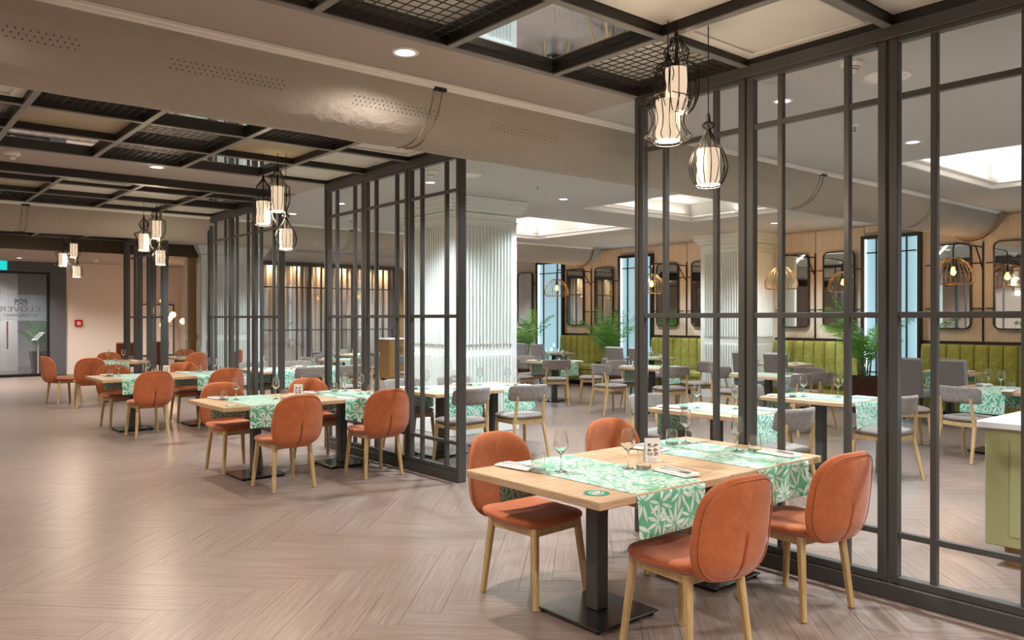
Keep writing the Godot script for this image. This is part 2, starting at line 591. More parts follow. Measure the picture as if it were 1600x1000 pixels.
func build_ceiling() -> void:
	var st := B()
	var xl := PX - CELL * COLS
	var top := 3.5
	span(st, -6.0, xl, HC, top, -6.0, 18.3)
	var cuts := [-6.0]
	for b in BAYS:
		cuts.append(b[0]); cuts.append(b[1])
	cuts.append(18.3)
	for i in range(0, cuts.size(), 2):
		span(st, xl, PX + 0.03, HC, top, cuts[i], cuts[i + 1])
	span(st, -6.0, 8.0, 3.09, 3.3, 18.3, NF + 0.2)
	struct("ceiling", done(st), M.ceiling, "warm beige plaster ceiling over the aisle")
	st = B()
	span(st, PX + 0.03, 8.3, HC, top, -6.0, 18.6)
	span(st, 11.15, XW + 0.2, HC, top, -6.0, 18.6)
	var ns := [-6.0, 1.2, 3.85, 6.6, 8.42, 9.66, 12.3, 18.6]
	for i in range(0, 8, 2):
		span(st, 8.3, 11.15, HC, top, ns[i], ns[i + 1])
	for t in TRAYS:
		span(st, 8.3, t[0], HC, top, t[2], t[3])
		span(st, t[1], 11.15, HC, top, t[2], t[3])
	struct("ceiling_dining", done(st), M.ceiling_in, "pale grey plaster ceiling of the dining room with recessed trays")
	st = B()
	span(st, -6.2, 14.3, 3.56, 3.7, -6.2, 19.0)
	struct("ceiling_slab", done(st), M.dark, "dark slab above the ceiling")
	# tray recesses: lip, raised centre, and a light cove behind the lip, added in the middle tray
	var k := 0
	for t in TRAYS:
		k += 1
		var tr := thing("ceiling_tray", ["recessed ceiling tray with bright cove light beyond the fluted pillar", "recessed ceiling tray with added dim cove light between the two bright trays", "recessed ceiling tray with bright cove light above the olive counter end"][k - 1], "ceiling tray", V((t[0] + t[1]) / 2, HC, (t[2] + t[3]) / 2))
		var hx: float = (t[1] - t[0]) / 2
		var hn: float = (t[3] - t[2]) / 2
		st = B()
		box(st, Vector3(0, 0.31, 0), Vector3(hx * 2, 0.02, hn * 2))
		part("tray_top", done(st), M.white, tr)
		st = B()
		for s in [-1, 1]:
			box(st, Vector3(s * (hx - 0.06), 0.06, 0), Vector3(0.12, 0.02, hn * 2), 0.004)
			box(st, Vector3(0, 0.06, s * (hn - 0.06)), Vector3(hx * 2 - 0.24, 0.02, 0.12), 0.004)
			box(st, Vector3(s * (hx - 0.015), 0.025, 0), Vector3(0.03, 0.05, hn * 2))
			box(st, Vector3(0, 0.025, s * (hn - 0.015)), Vector3(hx * 2 - 0.06, 0.05, 0.03))
		part("tray_moulding", done(st), M.white, tr)
		var ce := 7.0 if t[4] else 1.6
		var cm: Material = M.cove if t[4] else M.cove_added
		if true:
			for s in [-1, 1]:
				st = B()
				box(st, Vector3(s * (hx - 0.05), 0.078, 0), Vector3(0.03, 0.012, hn * 2 - 0.2))
				part("light_strip", done(st), cm, tr)
				area(tr, Vector3(s * (hx - 0.05), 0.095, 0), Vector3(-s * 0.5, 1, 0), 0.04, hn * 2 - 0.2, ce, Color(1.0, 0.97, 0.93))
				st = B()
				box(st, Vector3(0, 0.078, s * (hn - 0.05)), Vector3(hx * 2 - 0.3, 0.012, 0.03))
				part("light_strip", done(st), cm, tr)
				area(tr, Vector3(0, 0.095, s * (hn - 0.05)), Vector3(0, 1, -s * 0.5), hx * 2 - 0.3, 0.04, ce, Color(1.0, 0.97, 0.93))

func build_grids() -> void:
	var plan := [
		["mfpmx", "xpmfp", "mmpxf", "fxmpm", "pmfxp", "mpxmf", "xfpmp"],
		["fpf", "xom", "mmx", "xom", "omf", "mxp", "pfm"],
		["fxp", "ppo", "mpf", "mop", "fpm", "pmx", "xfp"],
		["pmf", "xpm", "mfp", "fpx", "pmp", "mxf", "fpm"]]
	var mesh_bars := {}
	for bi in 4:
		var b: Array = BAYS[bi]
		var pitch: float = (b[1] - b[0]) / b[2]
		var g := thing("ceiling_grid", "dark ceiling grid with mesh and mirror panels over " + ["counter-end", "second", "third", "entrance-end"][bi] + " tables", "ceiling grid", V(PX, HC, b[0]))
		var xl := -CELL * COLS
		for k in COLS + 1:
			var st := B()
			box(st, Vector3(-CELL * k, 0.032, -(b[1] - b[0]) / 2), Vector3(0.046, 0.07, b[1] - b[0]), 0.004)
			var bm := part("beam", done(st), M.dark, g)
			st = B()
			box(st, Vector3(-CELL * k, -0.005, -(b[1] - b[0]) / 2), Vector3(0.05, 0.010, b[1] - b[0]), 0.002)  # pale cap paints floor light onto the underside of the beam
			part("lit_underside", done(st), M.lit_underside, bm)
		for r in b[2] + 1:
			var st := B()
			box(st, Vector3(xl / 2, 0.034, -pitch * r), Vector3(CELL * COLS, 0.07, 0.046), 0.004)
			var bm := part("beam", done(st), M.dark, g)
			st = B()
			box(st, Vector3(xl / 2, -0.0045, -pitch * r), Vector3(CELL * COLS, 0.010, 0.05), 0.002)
			part("lit_underside", done(st), M.lit_underside, bm)
		for k in COLS:
			for r in b[2]:
				var c := Vector3(-CELL * (k + 0.5), 0, -(b[1] - b[0]) + pitch * (r + 0.5))
				var ty: String = plan[bi][k][r]
				var sx := CELL - 0.055
				var sn := pitch - 0.055
				var st := B()
				if ty == "x":
					box(st, c + Vector3(0, 0.05, 0), Vector3(sx, 0.008, sn))
					part("mirror_panel", done(st), M.mirror, g)
				elif ty == "m":
					box(st, c + Vector3(0, 0.122, 0), Vector3(CELL, 0.01, pitch))
					part("backing_panel", done(st), M.panel, g)
					st = B()
					for s in [-1, 1]:
						box(st, c + Vector3(s * (CELL / 2 - 0.012), 0.092, 0), Vector3(0.02, 0.05, pitch))
						box(st, c + Vector3(0, 0.092, s * (pitch / 2 - 0.012)), Vector3(CELL, 0.05, 0.02))
					part("recess_side", done(st), M.metal, g)
					var key := "%.3f" % pitch
					if not mesh_bars.has(key):
						var sm := B()
						for i in range(1, 12):
							box(sm, Vector3(-sx / 2 + sx * i / 12.0, 0, 0), Vector3(0.0045, 0.005, sn))
							box(sm, Vector3(0, 0.004, -sn / 2 + sn * i / 12.0), Vector3(sx, 0.005, 0.0045))
						mesh_bars[key] = done(sm)
					part("wire_mesh", mesh_bars[key], M.dark, g, c + Vector3(0, 0.03, 0))
				elif ty == "f":
					box(st, c + Vector3(0, 0.045, 0), Vector3(sx, 0.01, sn))
					part("plain_panel", done(st), M.panel, g)
					st = B()
					for s in [-1, 1]:
						box(st, c + Vector3(s * (sx / 2 - 0.08), 0.034, 0), Vector3(0.035, 0.016, sn - 0.13), 0.004)
						box(st, c + Vector3(0, 0.034, s * (sn / 2 - 0.08)), Vector3(sx - 0.195, 0.016, 0.035), 0.004)
					part("panel_moulding", done(st), M.panel, g)
				else:
					box(st, c + Vector3(0, 0.062, 0), Vector3(sx, 0.01, sn))
					part("plain_panel", done(st), M.panel if ty == "p" else M.panel_olive, g)
	# header rail across the aisle at the third bay
	var st := B()
	span(st, PX - CELL * COLS, PX - 0.34, 3.11, HC + 0.02, 9.75, 9.86, 0.004)
	tag(part("header_beam", done(st), M.dark), "long dark header beam crossing the ceiling of the aisle", "beam")
	st = B()
	span(st, -6.0, 6.02, 2.93, HC + 0.1, 18.24, 18.36)
	struct("trim_1", done(st), M.bulkhead, "dark glossy bulkhead across the aisle before the entrance")

func half_ring(c: Vector3, r: float, w: float) -> Array:
	var pts := []
	for i in 13:
		var a := PI * i / 12.0
		pts.append(c + Vector3(w, -sin(a) * r, cos(a) * r))
	return pts

func build_duct(called_label: String, n_rail: float, x0: float, x1: float, seams: Array, patches: Array) -> void:
	var R := 0.387
	var d := thing("fabric_air_duct", called_label, "air duct", V(x0, HC, n_rail + R))
	var st := B(true)
	var seam_l := []
	for s in seams:
		seam_l.append(s - x0)
	var ln := x1 - x0
	var wr := noise(61, 1.0, 3)
	wr.fractal_type = FastNoiseLite.FRACTAL_RIDGED
	grid(st, 300, 24, func(u: float, v: float):
		var x: float = u * ln
		var rr := R
		for s in seam_l:
			rr -= 0.02 * exp(-pow((x - s) / 0.05, 2.0))
		rr += 0.003 * wr.get_noise_2d(x * 1.9 + v * 0.9, v * 0.8 - x * 0.15) + 0.002 * sin(x * 7.0 + v * 5.0)
		var a: float = PI * v
		return Vector3(x, -sin(a) * rr, cos(a) * rr))
	part("duct_fabric", done(st), M.duct, d)
	st = B()
	for s in [-1, 1]:
		box(st, Vector3(ln / 2, -0.012, s * (R + 0.012)), Vector3(ln, 0.03, 0.05), 0.006)
		box(st, Vector3(ln / 2, -0.034, s * (R + 0.004)), Vector3(ln, 0.022, 0.028), 0.005)
	part("rail", done(st), M.white, d)
	for s in seam_l:
		st = B(true)
		tube(st, half_ring(Vector3(s - 0.035, 0, 0), R - 0.004, 0), 0.007, 6)
		part("seam", done(st), M.duct, d)
		st = B(true)
		tube(st, half_ring(Vector3(s + 0.035, 0, 0), R - 0.004, 0), 0.007, 6)
		part("seam", done(st), M.duct, d)
		st = B()
		box(st, Vector3(s, -0.045, R + 0.012), Vector3(0.10, 0.024, 0.03), 0.004)
		part("clip", done(st), M.black, d)
	# rows of small air holes
	st = B()
	for p in patches:
		for row in 3:
			for i in 20:
				var x: float = p - x0 - 0.34 + i * 0.034 + (0.017 if row == 1 else 0.0)
				var a := 0.50 + row * 0.065
				var c := Vector3(x, -sin(a) * (R + 0.0045), cos(a) * (R + 0.0045))
				var nrm := Vector3(0, -sin(a), cos(a))
				var ty := Vector3(0, -nrm.z, nrm.y)
				for k in 6:
					var q0 := c + (Vector3.RIGHT * cos(TAU * k / 6) + ty * sin(TAU * k / 6)) * 0.0045
					var q1 := c + (Vector3.RIGHT * cos(TAU * (k + 1) / 6) + ty * sin(TAU * (k + 1) / 6)) * 0.0045
					tri_out(st, c - nrm, c, q0, q1)
	if patches.size() > 0:
		var o := part("air_holes", done(st), M.dark, d)
		o.set_meta("kind", "stuff")
	# end collar and rounded elbow
	st = B(true)
	grid(st, 14, 16, func(u: float, v: float):
		var ph: float = u * PI / 2
		var a: float = PI * v
		var k := pow(cos(ph), 0.7) if u < 0.999 else 0.0
		return Vector3(ln + 0.02 + 0.36 * sin(ph), -sin(a) * (R + 0.04) * k, cos(a) * (R + 0.03) * (0.55 + 0.45 * k)))
	part("elbow", done(st), M.duct, d)
	st = B(true)
	tube(st, half_ring(Vector3(ln, 0, 0), R + 0.01, 0), 0.022, 8)
	part("collar", done(st), M.wood_panel, d)

# ---------------------------------------------------------------- walls
const MIRRORS := [16.04, 14.14, 13.17, 11.25, 10.3, 8.19, 7.31, 5.38, 4.46]
const WINDOWS := [15.08, 12.18, 6.37, 3.46]
const POLES := [13.63, 10.76, 7.79, 4.925]

func build_walls() -> void:
	var st := B()
	span(st, XW, XW + 0.2, 0, 3.5, -6.2, 18.6)
	var wb := struct("wall_back", done(st), M.wall_panel, "beige panelled wall carrying mirrors and cage lamps")
	# upright wall panels with open joints
	var n := 2.0
	var joints := []
	for p in POLES:
		joints.append(p)
	for w in WINDOWS:
		joints.append(w - 0.485); joints.append(w + 0.485)
	joints.append(0.5); joints.append(1.97); joints.append(9.27); joints.append(16.6); joints.append(18.2)
	joints.sort()
	for i in joints.size() - 1:
		var a: float = joints[i]
		var b: float = joints[i + 1]
		var mid := (a + b) / 2
		var skip := false
		for w in WINDOWS:
			if absf(mid - w) < 0.3:
				skip = true
		st = B()
		if skip:
			span(st, XW - 0.018, XW, 3.08, HC, a + 0.004, b - 0.004, 0.003)
		else:
			span(st, XW - 0.018, XW, 0.02, HC - 0.01, a + 0.004, b - 0.004, 0.003)
		part("wall_panel", done(st), M.wall_panel, wb)
	for p in POLES:
		st = B()
		span(st, XW - 0.032, XW - 0.01, 1.19, 2.78, p - 0.013, p + 0.013)
		part("joint_strip", done(st), M.dark, wb)
	st = B()
	for seg in [[12.67, 14.6], [9.75, 11.7], [6.86, 8.62], [3.95, 5.88], [0.5, 2.97]]:
		span(st, XW - 0.05, XW - 0.01, 1.155, 1.195, seg[0], seg[1], 0.004)
	var tr := part("rail_trim", done(st), M.dark, wb)
	tr.set_meta("label", "dark rail above the banquette")
	# windows: frosted panes lit from the edges, in dark frames
	var k := 0
	for w in WINDOWS:
		k += 1
		st = B()
		var h0 := 0.25
		var h1 := 3.02
		for s in [-1, 1]:
			span(st, XW - 0.11, XW, h0, h1, w + s * 0.485 - 0.03, w + s * 0.485 + 0.03, 0.004)
		span(st, XW - 0.11, XW, h1 - 0.06, h1, w - 0.455, w + 0.455)
		span(st, XW - 0.11, XW, h0, h0 + 0.06, w - 0.455, w + 0.455)
		var o := struct("window_%d" % k, done(st), M.dark, "tall frosted backlit window in a dark frame")
		st = B()
		span(st, XW - 0.03, XW - 0.02, h0 + 0.06, h1 - 0.06, w - 0.455, w + 0.455)
		part("window_pane", done(st), M.backlit, o)
		st = B()
		for s in [-1, 1]:
			span(st, XW - 0.075, XW - 0.03, h0 + 0.06, h1 - 0.06, w + s * 0.447 - 0.008, w + s * 0.447 + 0.008)
		part("light_strip", done(st), M.led, o)
		for s in [-0.26, 0.26]:
			st = B()
			span(st, XW - 0.06, XW - 0.03, h0 + 0.06, h1 - 0.06, w + s - 0.011, w + s + 0.011)
			part("glazing_bar", done(st), M.dark, o)
		for h in [2.72, 0.62]:
			st = B()
			span(st, XW - 0.06, XW - 0.03, h - 0.011, h + 0.011, w - 0.455, w + 0.455)
			part("glazing_bar", done(st), M.dark, o)
		area(o, V(XW - 0.14, 1.65, w), Vector3(-1, 0, 0), 0.85, 2.5, 1.6, Color(0.72, 0.88, 0.97))
	# far wall, dark portal and glass entrance
	st = B()
	span(st, 4.6, 8.0, 0, 3.3, NF, NF + 0.2)
	span(st, -6.0, 1.0, 0, 3.3, NF, NF + 0.2)
	struct("wall_far", done(st), M.far_wall, "warm beige wall beside the entrance")
	st = B()
	span(st, 1.0, 4.6, 2.82, 3.3, NF - 0.06, NF + 0.2, 0.01)
	span(st, 4.2, 4.6, 0, 2.82, NF - 0.06, NF + 0.2, 0.01)
	span(st, 1.0, 1.4, 0, 2.82, NF - 0.06, NF + 0.2, 0.01)
	struct("trim_2", done(st), M.portal, "dark grey portal around the glass entrance")
	st = B()
	span(st, 4.61, 7.6, 0, 0.09, NF - 0.02, NF)
	struct("baseboard_far", done(st), M.far_wall)
	st = B()
	span(st, 7.62, 7.8, 0, 3.3, 19.4, NF)
	struct("wall_reception", done(st), M.far_wall, "beige side wall of the reception area")
	st = B()
	span(st, -6.2, -6.0, 0, 3.5, -6.2, NF)
	struct("wall_left", done(st), M.far_wall)
	st = B()
	span(st, -6.2, XW + 0.2, 0, 3.5, -6.2, -6.0)
	struct("wall_near", done(st), M.far_wall)
	# wall with the curtained glazing beyond the dining room
	st = B()
	span(st, 7.5, XW, 2.93, 3.5, 18.4, 18.6)
	span(st, 11.46, XW, 0, 2.93, 18.4, 18.6)
	struct("wall_end", done(st), M.far_wall, "beige wall above and beside the curtained glazing")
	st = B()
	span(st, 11.2, 11.46, 0, 2.86, 18.3, 18.42, 0.005)
	struct("trim_3", done(st), M.wood_panel, "upright oak strip beside the curtained glazing")
	st = B()
	span(st, 5.9, 6.04, 0, 3.0, 18.4, 18.6, 0.004)
	struct("trim_4", done(st), M.wood_panel, "upright oak strip beside the far fluted pillar")
	st = B()
	span(st, 7.5, 11.2, 2.84, 2.93, 18.26, 18.42, 0.004)
	span(st, 7.5, 11.2, 0, 0.10, 18.3, 18.42, 0.004)
	for x in [7.53, 8.75, 9.97, 11.17]:
		span(st, x - 0.04, x + 0.04, 0.1, 2.84, 18.3, 18.42, 0.004)
	var cw := struct("window_5", done(st), M.metal, "dark framed glazing with pale curtains behind it")
	for i in 3:
		var a: float = [7.57, 8.79, 10.01][i]
		var b: float = [8.71, 9.93, 11.13][i]
		st = B()
		span(st, a, b, 0.1, 2.84, 18.355, 18.365)
		part("pane", done(st), M.glass, cw)
		for h in [2.32, 1.28]:
			st = B()
			span(st, a, b, h - 0.013, h + 0.013, 18.33, 18.38)
			part("glazing_bar", done(st), M.metal, cw)
		for s in [0.25, 0.75]:
			st = B()
			span(st, lerpf(a, b, s) - 0.012, lerpf(a, b, s) + 0.012, 0.1, 2.84, 18.33, 18.38)
			part("glazing_bar", done(st), M.metal, cw)
	for i in 3:
		var cu := thing("curtain", ["pale folded curtain behind the glazing beside the far pillar", "pale folded curtain behind the middle glazing bay", "pale folded curtain behind the glazing beside the oak strip"][i], "curtain", V([7.55, 8.77, 9.99][i], 0.03, 18.75))
		st = B(true)
		grid(st, 110, 3, func(u: float, v: float):
			var x: float = u * 1.2
			return Vector3(x, v * 2.85, 0.045 * sin(x * 52.0 + i) + 0.02 * sin(x * 19.0 + 2.0 * i)))
		part("cloth", done(st), M.curtain, cu)
		st = B(true)
		tube(st, [Vector3(0, 2.87, 0), Vector3(1.2, 2.87, 0)], 0.012, 8)
		part("rod", done(st), M.metal, cu)
	# room behind the curtains
	st = B()
	span(st, 7.4, XW, 0, 3.4, 19.6, 19.7)
	span(st, 7.3, 7.4, 0, 3.4, 18.6, 19.7)
	span(st, 7.4, XW, 3.0, 3.4, 18.6, 19.7)
	struct("wall_alcove", done(st), M.far_wall)
	# entrance lobby
	st = B()
	span(st, -1.0, 7.0, 0, 3.3, 30.0, 30.2)
	span(st, -1.2, -1.0, 0, 3.3, NF + 0.2, 30.2)
	span(st, 7.0, 7.2, 0, 3.3, NF + 0.2, 30.2)
	span(st, -1.0, 7.0, 3.1, 3.3, NF + 0.2, 30.2)
	span(st, 3.42, 3.85, 0, 3.1, 27.6, 28.0)
	struct("wall_lobby", done(st), M.far_wall, "pale walls and pier of the entrance lobby")
	st = B()
	span(st, -1.0, 7.0, -0.005, 0.004, NF - 0.06, 30.0)
	struct("floor_lobby", done(st), M.dark_floor, "black polished floor of the lobby")

func build_columns() -> void:
	var defs := [["white fluted pillar beside the second screen", 6.14, 7.24, 8.58, 9.80], ["white fluted pillar standing against the mirrored wall", 12.98, XW - 0.02, 8.63, 9.73], ["white fluted pillar between the third screen and the curtained glazing", 6.05, 7.46, 18.1, 19.3]]
	for d in defs:
		var w: float = d[2] - d[1]
		var dp: float = d[4] - d[3]
		var c := thing("fluted_pillar", d[0], "pillar", V((d[1] + d[2]) / 2, 0, (d[3] + d[4]) / 2))
		var st := B()
		box(st, Vector3(0, HC / 2, 0), Vector3(w, HC, dp), 0.006)
		part("body", done(st), M.plaster, c)
		st = B()
		for e in [[0.012, 2.90, 0.03], [0.03, 2.985, 0.02], [0.05, 3.03, 0.05], [0.075, 3.075, 0.045], [0.10, 3.12, 0.05], [0.115, 3.165, 0.05], [0.125, 3.19, 0.02]]:
			box(st, Vector3(0, e[1], 0), Vector3(w + 2 * e[0], e[2], dp + 2 * e[0]), 0.008)
		part("crown_moulding", done(st), M.plaster, c)
		st = B()
		box(st, Vector3(0, 0.10, 0), Vector3(w + 0.05, 0.20, dp + 0.05), 0.008)
		part("plinth", done(st), M.plaster, c)
		for face in 4:
			var fw := w if face % 2 == 0 else dp
			var off := dp / 2 if face % 2 == 0 else w / 2
			var bs := Basis(Vector3.UP, face * PI / 2)
			st = B()
			var cnt := int((fw - 0.16) / 0.058)
			for i in cnt:
				var x := (i - (cnt - 1) / 2.0) * 0.058
				for seg in [[0.24, 1.08], [1.2, 2.82]]:
					box(st, bs * Vector3(x, (seg[0] + seg[1]) / 2, off + 0.004), Vector3(0.034, seg[1] - seg[0], 0.044), 0.014, bs)
			part("fluting", done(st), M.plaster, c)

# ---------------------------------------------------------------- open metal screens
func build_screens() -> void:
	var defs := [["tall dark metal grid screen standing at the counter end", 3.91, 4, -1], ["tall dark metal grid screen beside the fluted pillar, second from counter", 6.14, 3, 1], ["tall dark metal grid screen, third from the counter", 10.26, 3, 1], ["tall dark metal grid screen closest to the entrance", 15.38, 3, 1]]
	var pw := 0.918
	var hs := [0.365, 1.588, 2.8]
	for d in defs:
		var sc := thing("metal_screen", d[0], "partition", V(PX, 0, d[1]))
		var sg: float = d[3]
		var total: float = pw * d[2] * sg
		var st := B()
		box(st, Vector3(0, 0.045, -total / 2), Vector3(0.085, 0.09, absf(total)), 0.005)
		part("base_rail", done(st), M.metal, sc)
		st = B()
		box(st, Vector3(0, 3.165, -total / 2), Vector3(0.08, 0.075, absf(total)), 0.005)
		part("top_rail", done(st), M.metal, sc)
		st = B()
		box(st, Vector3(0, 1.6, 0), Vector3(0.09, 3.2, 0.03), 0.004)
		part("end_post", done(st), M.metal, sc)
		part("end_post", sc.get_child(sc.get_child_count() - 1).mesh, M.metal, sc, Vector3(0, 0, -total))
		for i in d[2]:
			var z0: float = -(pw * i * sg)
			var z1: float = -(pw * (i + 1) * sg)
			var za := minf(z0, z1) + 0.008
			var zb := maxf(z0, z1) - 0.008
			st = B()
			for z in [za + 0.024, zb - 0.024]:
				box(st, Vector3(0, 1.61, z), Vector3(0.055, 3.03, 0.048), 0.004)
			box(st, Vector3(0, 0.112, (za + zb) / 2), Vector3(0.055, 0.044, zb - za - 0.096), 0.004)
			box(st, Vector3(0, 3.115, (za + zb) / 2), Vector3(0.055, 0.03, zb - za - 0.096), 0.004)
			var pf := part("panel_frame", done(st), M.metal, sc)
			var zs := [za + 0.048, za + 0.235, zb - 0.235, zb - 0.048]
			for z in [zs[1], zs[2]]:
				st = B()
				box(st, Vector3(0, 1.617, z), Vector3(0.04, 2.966, 0.034), 0.003)
				part("mullion", done(st), M.metal, pf)
			for h in hs:
				st = B()
				box(st, Vector3(0, h, (za + zb) / 2), Vector3(0.036, 0.034, zs[3] - zs[0]), 0.003)
				part("crossbar", done(st), M.metal, pf)

# ---------------------------------------------------------------- furniture prototypes (facing -z, i.e. towards +n, with the back at +z)
# cushion: closed pillow with a superellipse outline in (a, b) and thickness t; f maps (a, b, c) to a point
func pillow(st: SurfaceTool, wa: float, wb: float, t: float, pw: float, f: Callable, groove := false) -> void:
	var na := 60 if groove else 28
	var nb := 26 if groove else 20
	for side in [1.0, -1.0]:
		grid(st, na, nb, func(u: float, v: float):
			var s := -cos(u * PI)
			if groove:
				var e: float = u * 2.0 - 1.0
				var t2 := minf(absf(e) * 2.0, 1.0)
				s = signf(e) * (0.35 * (0.15 * t2 + 0.85 * t2 * t2) if absf(e) <= 0.5 else 0.35 + 0.65 * sin((absf(e) - 0.5) * PI))
			var q := -cos(v * PI)
			var lim := pow(maxf(0.0, 1.0 - pow(absf(q), pw)), 1.0 / pw)
			var th := t * pow(maxf(0.0, 1.0 - pow(absf(s), 5.0)), 0.5) * pow(maxf(0.0, 1.0 - pow(absf(q), 6.0)), 0.5)
			return f.call(s * lim * wa, q * wb, side * th, s * lim), Vector2.ZERO, side > 0)

func rust_chair(label: String) -> Node3D:
	var t := thing("velvet_chair", label, "chair", Vector3.ZERO, 0.0, "rust velvet chairs")
	# seat
	var st := B(true)
	pillow(st, 0.238, 0.262, 0.036, 3.4, func(a: float, b: float, c: float, _s: float):
		# b runs from the front (-) to the rear (+)
		var up := 0.455 + c - 0.014 * cos(b / 0.235 * 1.6) + 0.05 * pow(absf(a) / 0.235, 2.5) * clampf(0.35 + b, 0.0, 1.0)
		return Vector3(a, up, b + 0.012))
	part("seat", done(st), M.rust, t)
	# back shell
	st = B(true)
	var bend := func(a: float, b: float, c: float, s: float) -> Vector3:
		# b: height from the middle of the back, c > 0 towards the rear
		var y := 0.643 + b
		var w := a * (1.0 - 0.10 * (b / 0.235) * (0.4 + 0.6 * b / 0.235))
		var z := 0.328 + b * 0.14 - 0.058 * pow(absf(a) / 0.235, 2.0) + c
		if b < -0.12:
			z -= pow((-0.12 - b) / 0.12, 2.0) * 0.035
		if c > 0.0 and b < 0.0:
			z -= 0.046 * pow(maxf(0.0, 1.0 - absf(a + 0.014 * pow(b / 0.235, 2.0)) / 0.0095), 0.6) * smoothstep(0.0, -0.06, b)
		return Vector3(w, y, z)
	pillow(st, 0.252, 0.242, 0.03, 3.2, bend, true)
	var back := part("backrest", done(st), M.rust, t)
	st = B(true)
	var rim := []
	for i in 40:
		var an := TAU * i / 40.0
		var q := sin(an)
		var sx := signf(cos(an)) * pow(absf(cos(an)), 0.625)
		var sy := signf(q) * pow(absf(q), 0.625)
		rim.append(bend.call(sx * 0.236, sy * 0.226, 0.0235, 0.0) + Vector3(0, 0, 0.0015))
	tube(st, rim, 0.0028, 5, true)
	part("piping", done(st), M.rust, back)
	# timber frame
	st = B()
	for s in [-1, 1]:
		box(st, Vector3(s * 0.165, 0.405, -0.01), Vector3(0.024, 0.045, 0.35), 0.004)
		box(st, Vector3(0, 0.405, -0.01 + s * 0.17), Vector3(0.33, 0.045, 0.024), 0.004)
	part("seat_frame", done(st), M.oak_leg, t)
	for e in [[-1, -1], [1, -1], [-1, 1], [1, 1]]:
		st = B()
		bar(st, Vector3(e[0] * 0.168, 0.43, -0.01 + e[1] * 0.172), Vector3(e[0] * 0.203, 0.004, -0.01 + e[1] * 0.215), 0.040, 0.030, 0.2)
		part("leg", done(st), M.oak_leg, t)
	return t

func grey_chair(label: String) -> Node3D:
	var t := thing("grey_chair", label, "chair", Vector3.ZERO, 0.0, "grey upholstered chairs with oak legs")
	var st := B(true)
	pillow(st, 0.235, 0.225, 0.035, 4.5, func(a: float, b: float, c: float, _s: float):
		return Vector3(a, 0.465 + c, b - 0.01))
	part("seat", done(st), M.grey, t)
	st = B(true)
	pillow(st, 0.26, 0.092, 0.024, 7.0, func(a: float, b: float, c: float, _s: float):
		return Vector3(a, 0.735 + b, 0.255 + b * 0.18 - 0.085 * pow(absf(a) / 0.26, 2.0) + c))
	part("backrest", done(st), M.grey, t)
	st = B()
	for s in [-1, 1]:
		box(st, Vector3(s * 0.19, 0.41, 0.0), Vector3(0.022, 0.05, 0.38), 0.004)
		box(st, Vector3(0, 0.41, s * 0.185), Vector3(0.38, 0.05, 0.022), 0.004)
	part("seat_frame", done(st), M.oak_leg, t)
	for s in [-1, 1]:
		st = B()
		bar(st, Vector3(s * 0.19, 0.44, -0.18), Vector3(s * 0.215, 0.004, -0.215), 0.042, 0.028)
		part("leg", done(st), M.oak_leg, t)
		st = B()
		bar(st, Vector3(s * 0.195, 0.40, 0.19), Vector3(s * 0.215, 0.004, 0.275), 0.040, 0.028)
		bar(st, Vector3(s * 0.195, 0.38, 0.19), Vector3(s * 0.175, 0.70, 0.235), 0.038, 0.026)
		part("leg", done(st), M.oak_leg, t)
	return t

func high_chair(label: String, m: Material, group: String, called := "high_back_chair") -> Node3D:
	var t := thing(called, label, "chair", Vector3.ZERO, 0.0, group)
	var st := B()
	box(st, Vector3(0, 0.43, -0.02), Vector3(0.46, 0.12, 0.46), 0.025)
	part("seat", done(st), m, t)
	st = B()
	box(st, Vector3(0, 0.68, 0.225), Vector3(0.46, 0.60, 0.075), 0.025, Basis(Vector3.RIGHT, 0.12))
	part("backrest", done(st), m, t)
	for e in [[-1, -1], [1, -1], [-1, 1], [1, 1]]:
		st = B()
		bar(st, Vector3(e[0] * 0.195, 0.39, e[1] * 0.19), Vector3(e[0] * 0.205, 0.004, e[1] * 0.22), 0.035, 0.024)
		part("leg", done(st), M.dark, t)
	return t

func make_table(label: String, w: float, d: float, group: String) -> Node3D:
	var t := thing("dining_table", label, "table", Vector3.ZERO, 0.0, group)
	var st := B()
	box(st, Vector3(0, 0.73, 0), Vector3(w, 0.04, d), 0.004)
	part("tabletop", done(st), M.oak, t)
	st = B()
	box(st, Vector3(0, 0.37, 0), Vector3(0.088, 0.68, 0.088), 0.006)
	part("column", done(st), M.metal, t)
	st = B()
	box(st, Vector3(0, 0.701, 0), Vector3(0.36, 0.016, 0.36), 0.003)
	part("top_plate", done(st), M.dark, t)
	st = B()
	box(st, Vector3(0, 0.024, 0), Vector3(0.46, 0.012, 0.46), 0.004)
	part("base_plate", done(st), M.plate, t)
	for e in [[-1, -1], [1, -1], [-1, 1], [1, 1]]:
		st = B()
		lathe(st, [[0.0, 0.001], [0.016, 0.001], [0.018, 0.010], [0.010, 0.018], [0.0, 0.018]], 10, Vector3(e[0] * 0.20, 0, e[1] * 0.20))
		part("foot", done(st), M.black, t)
	return t

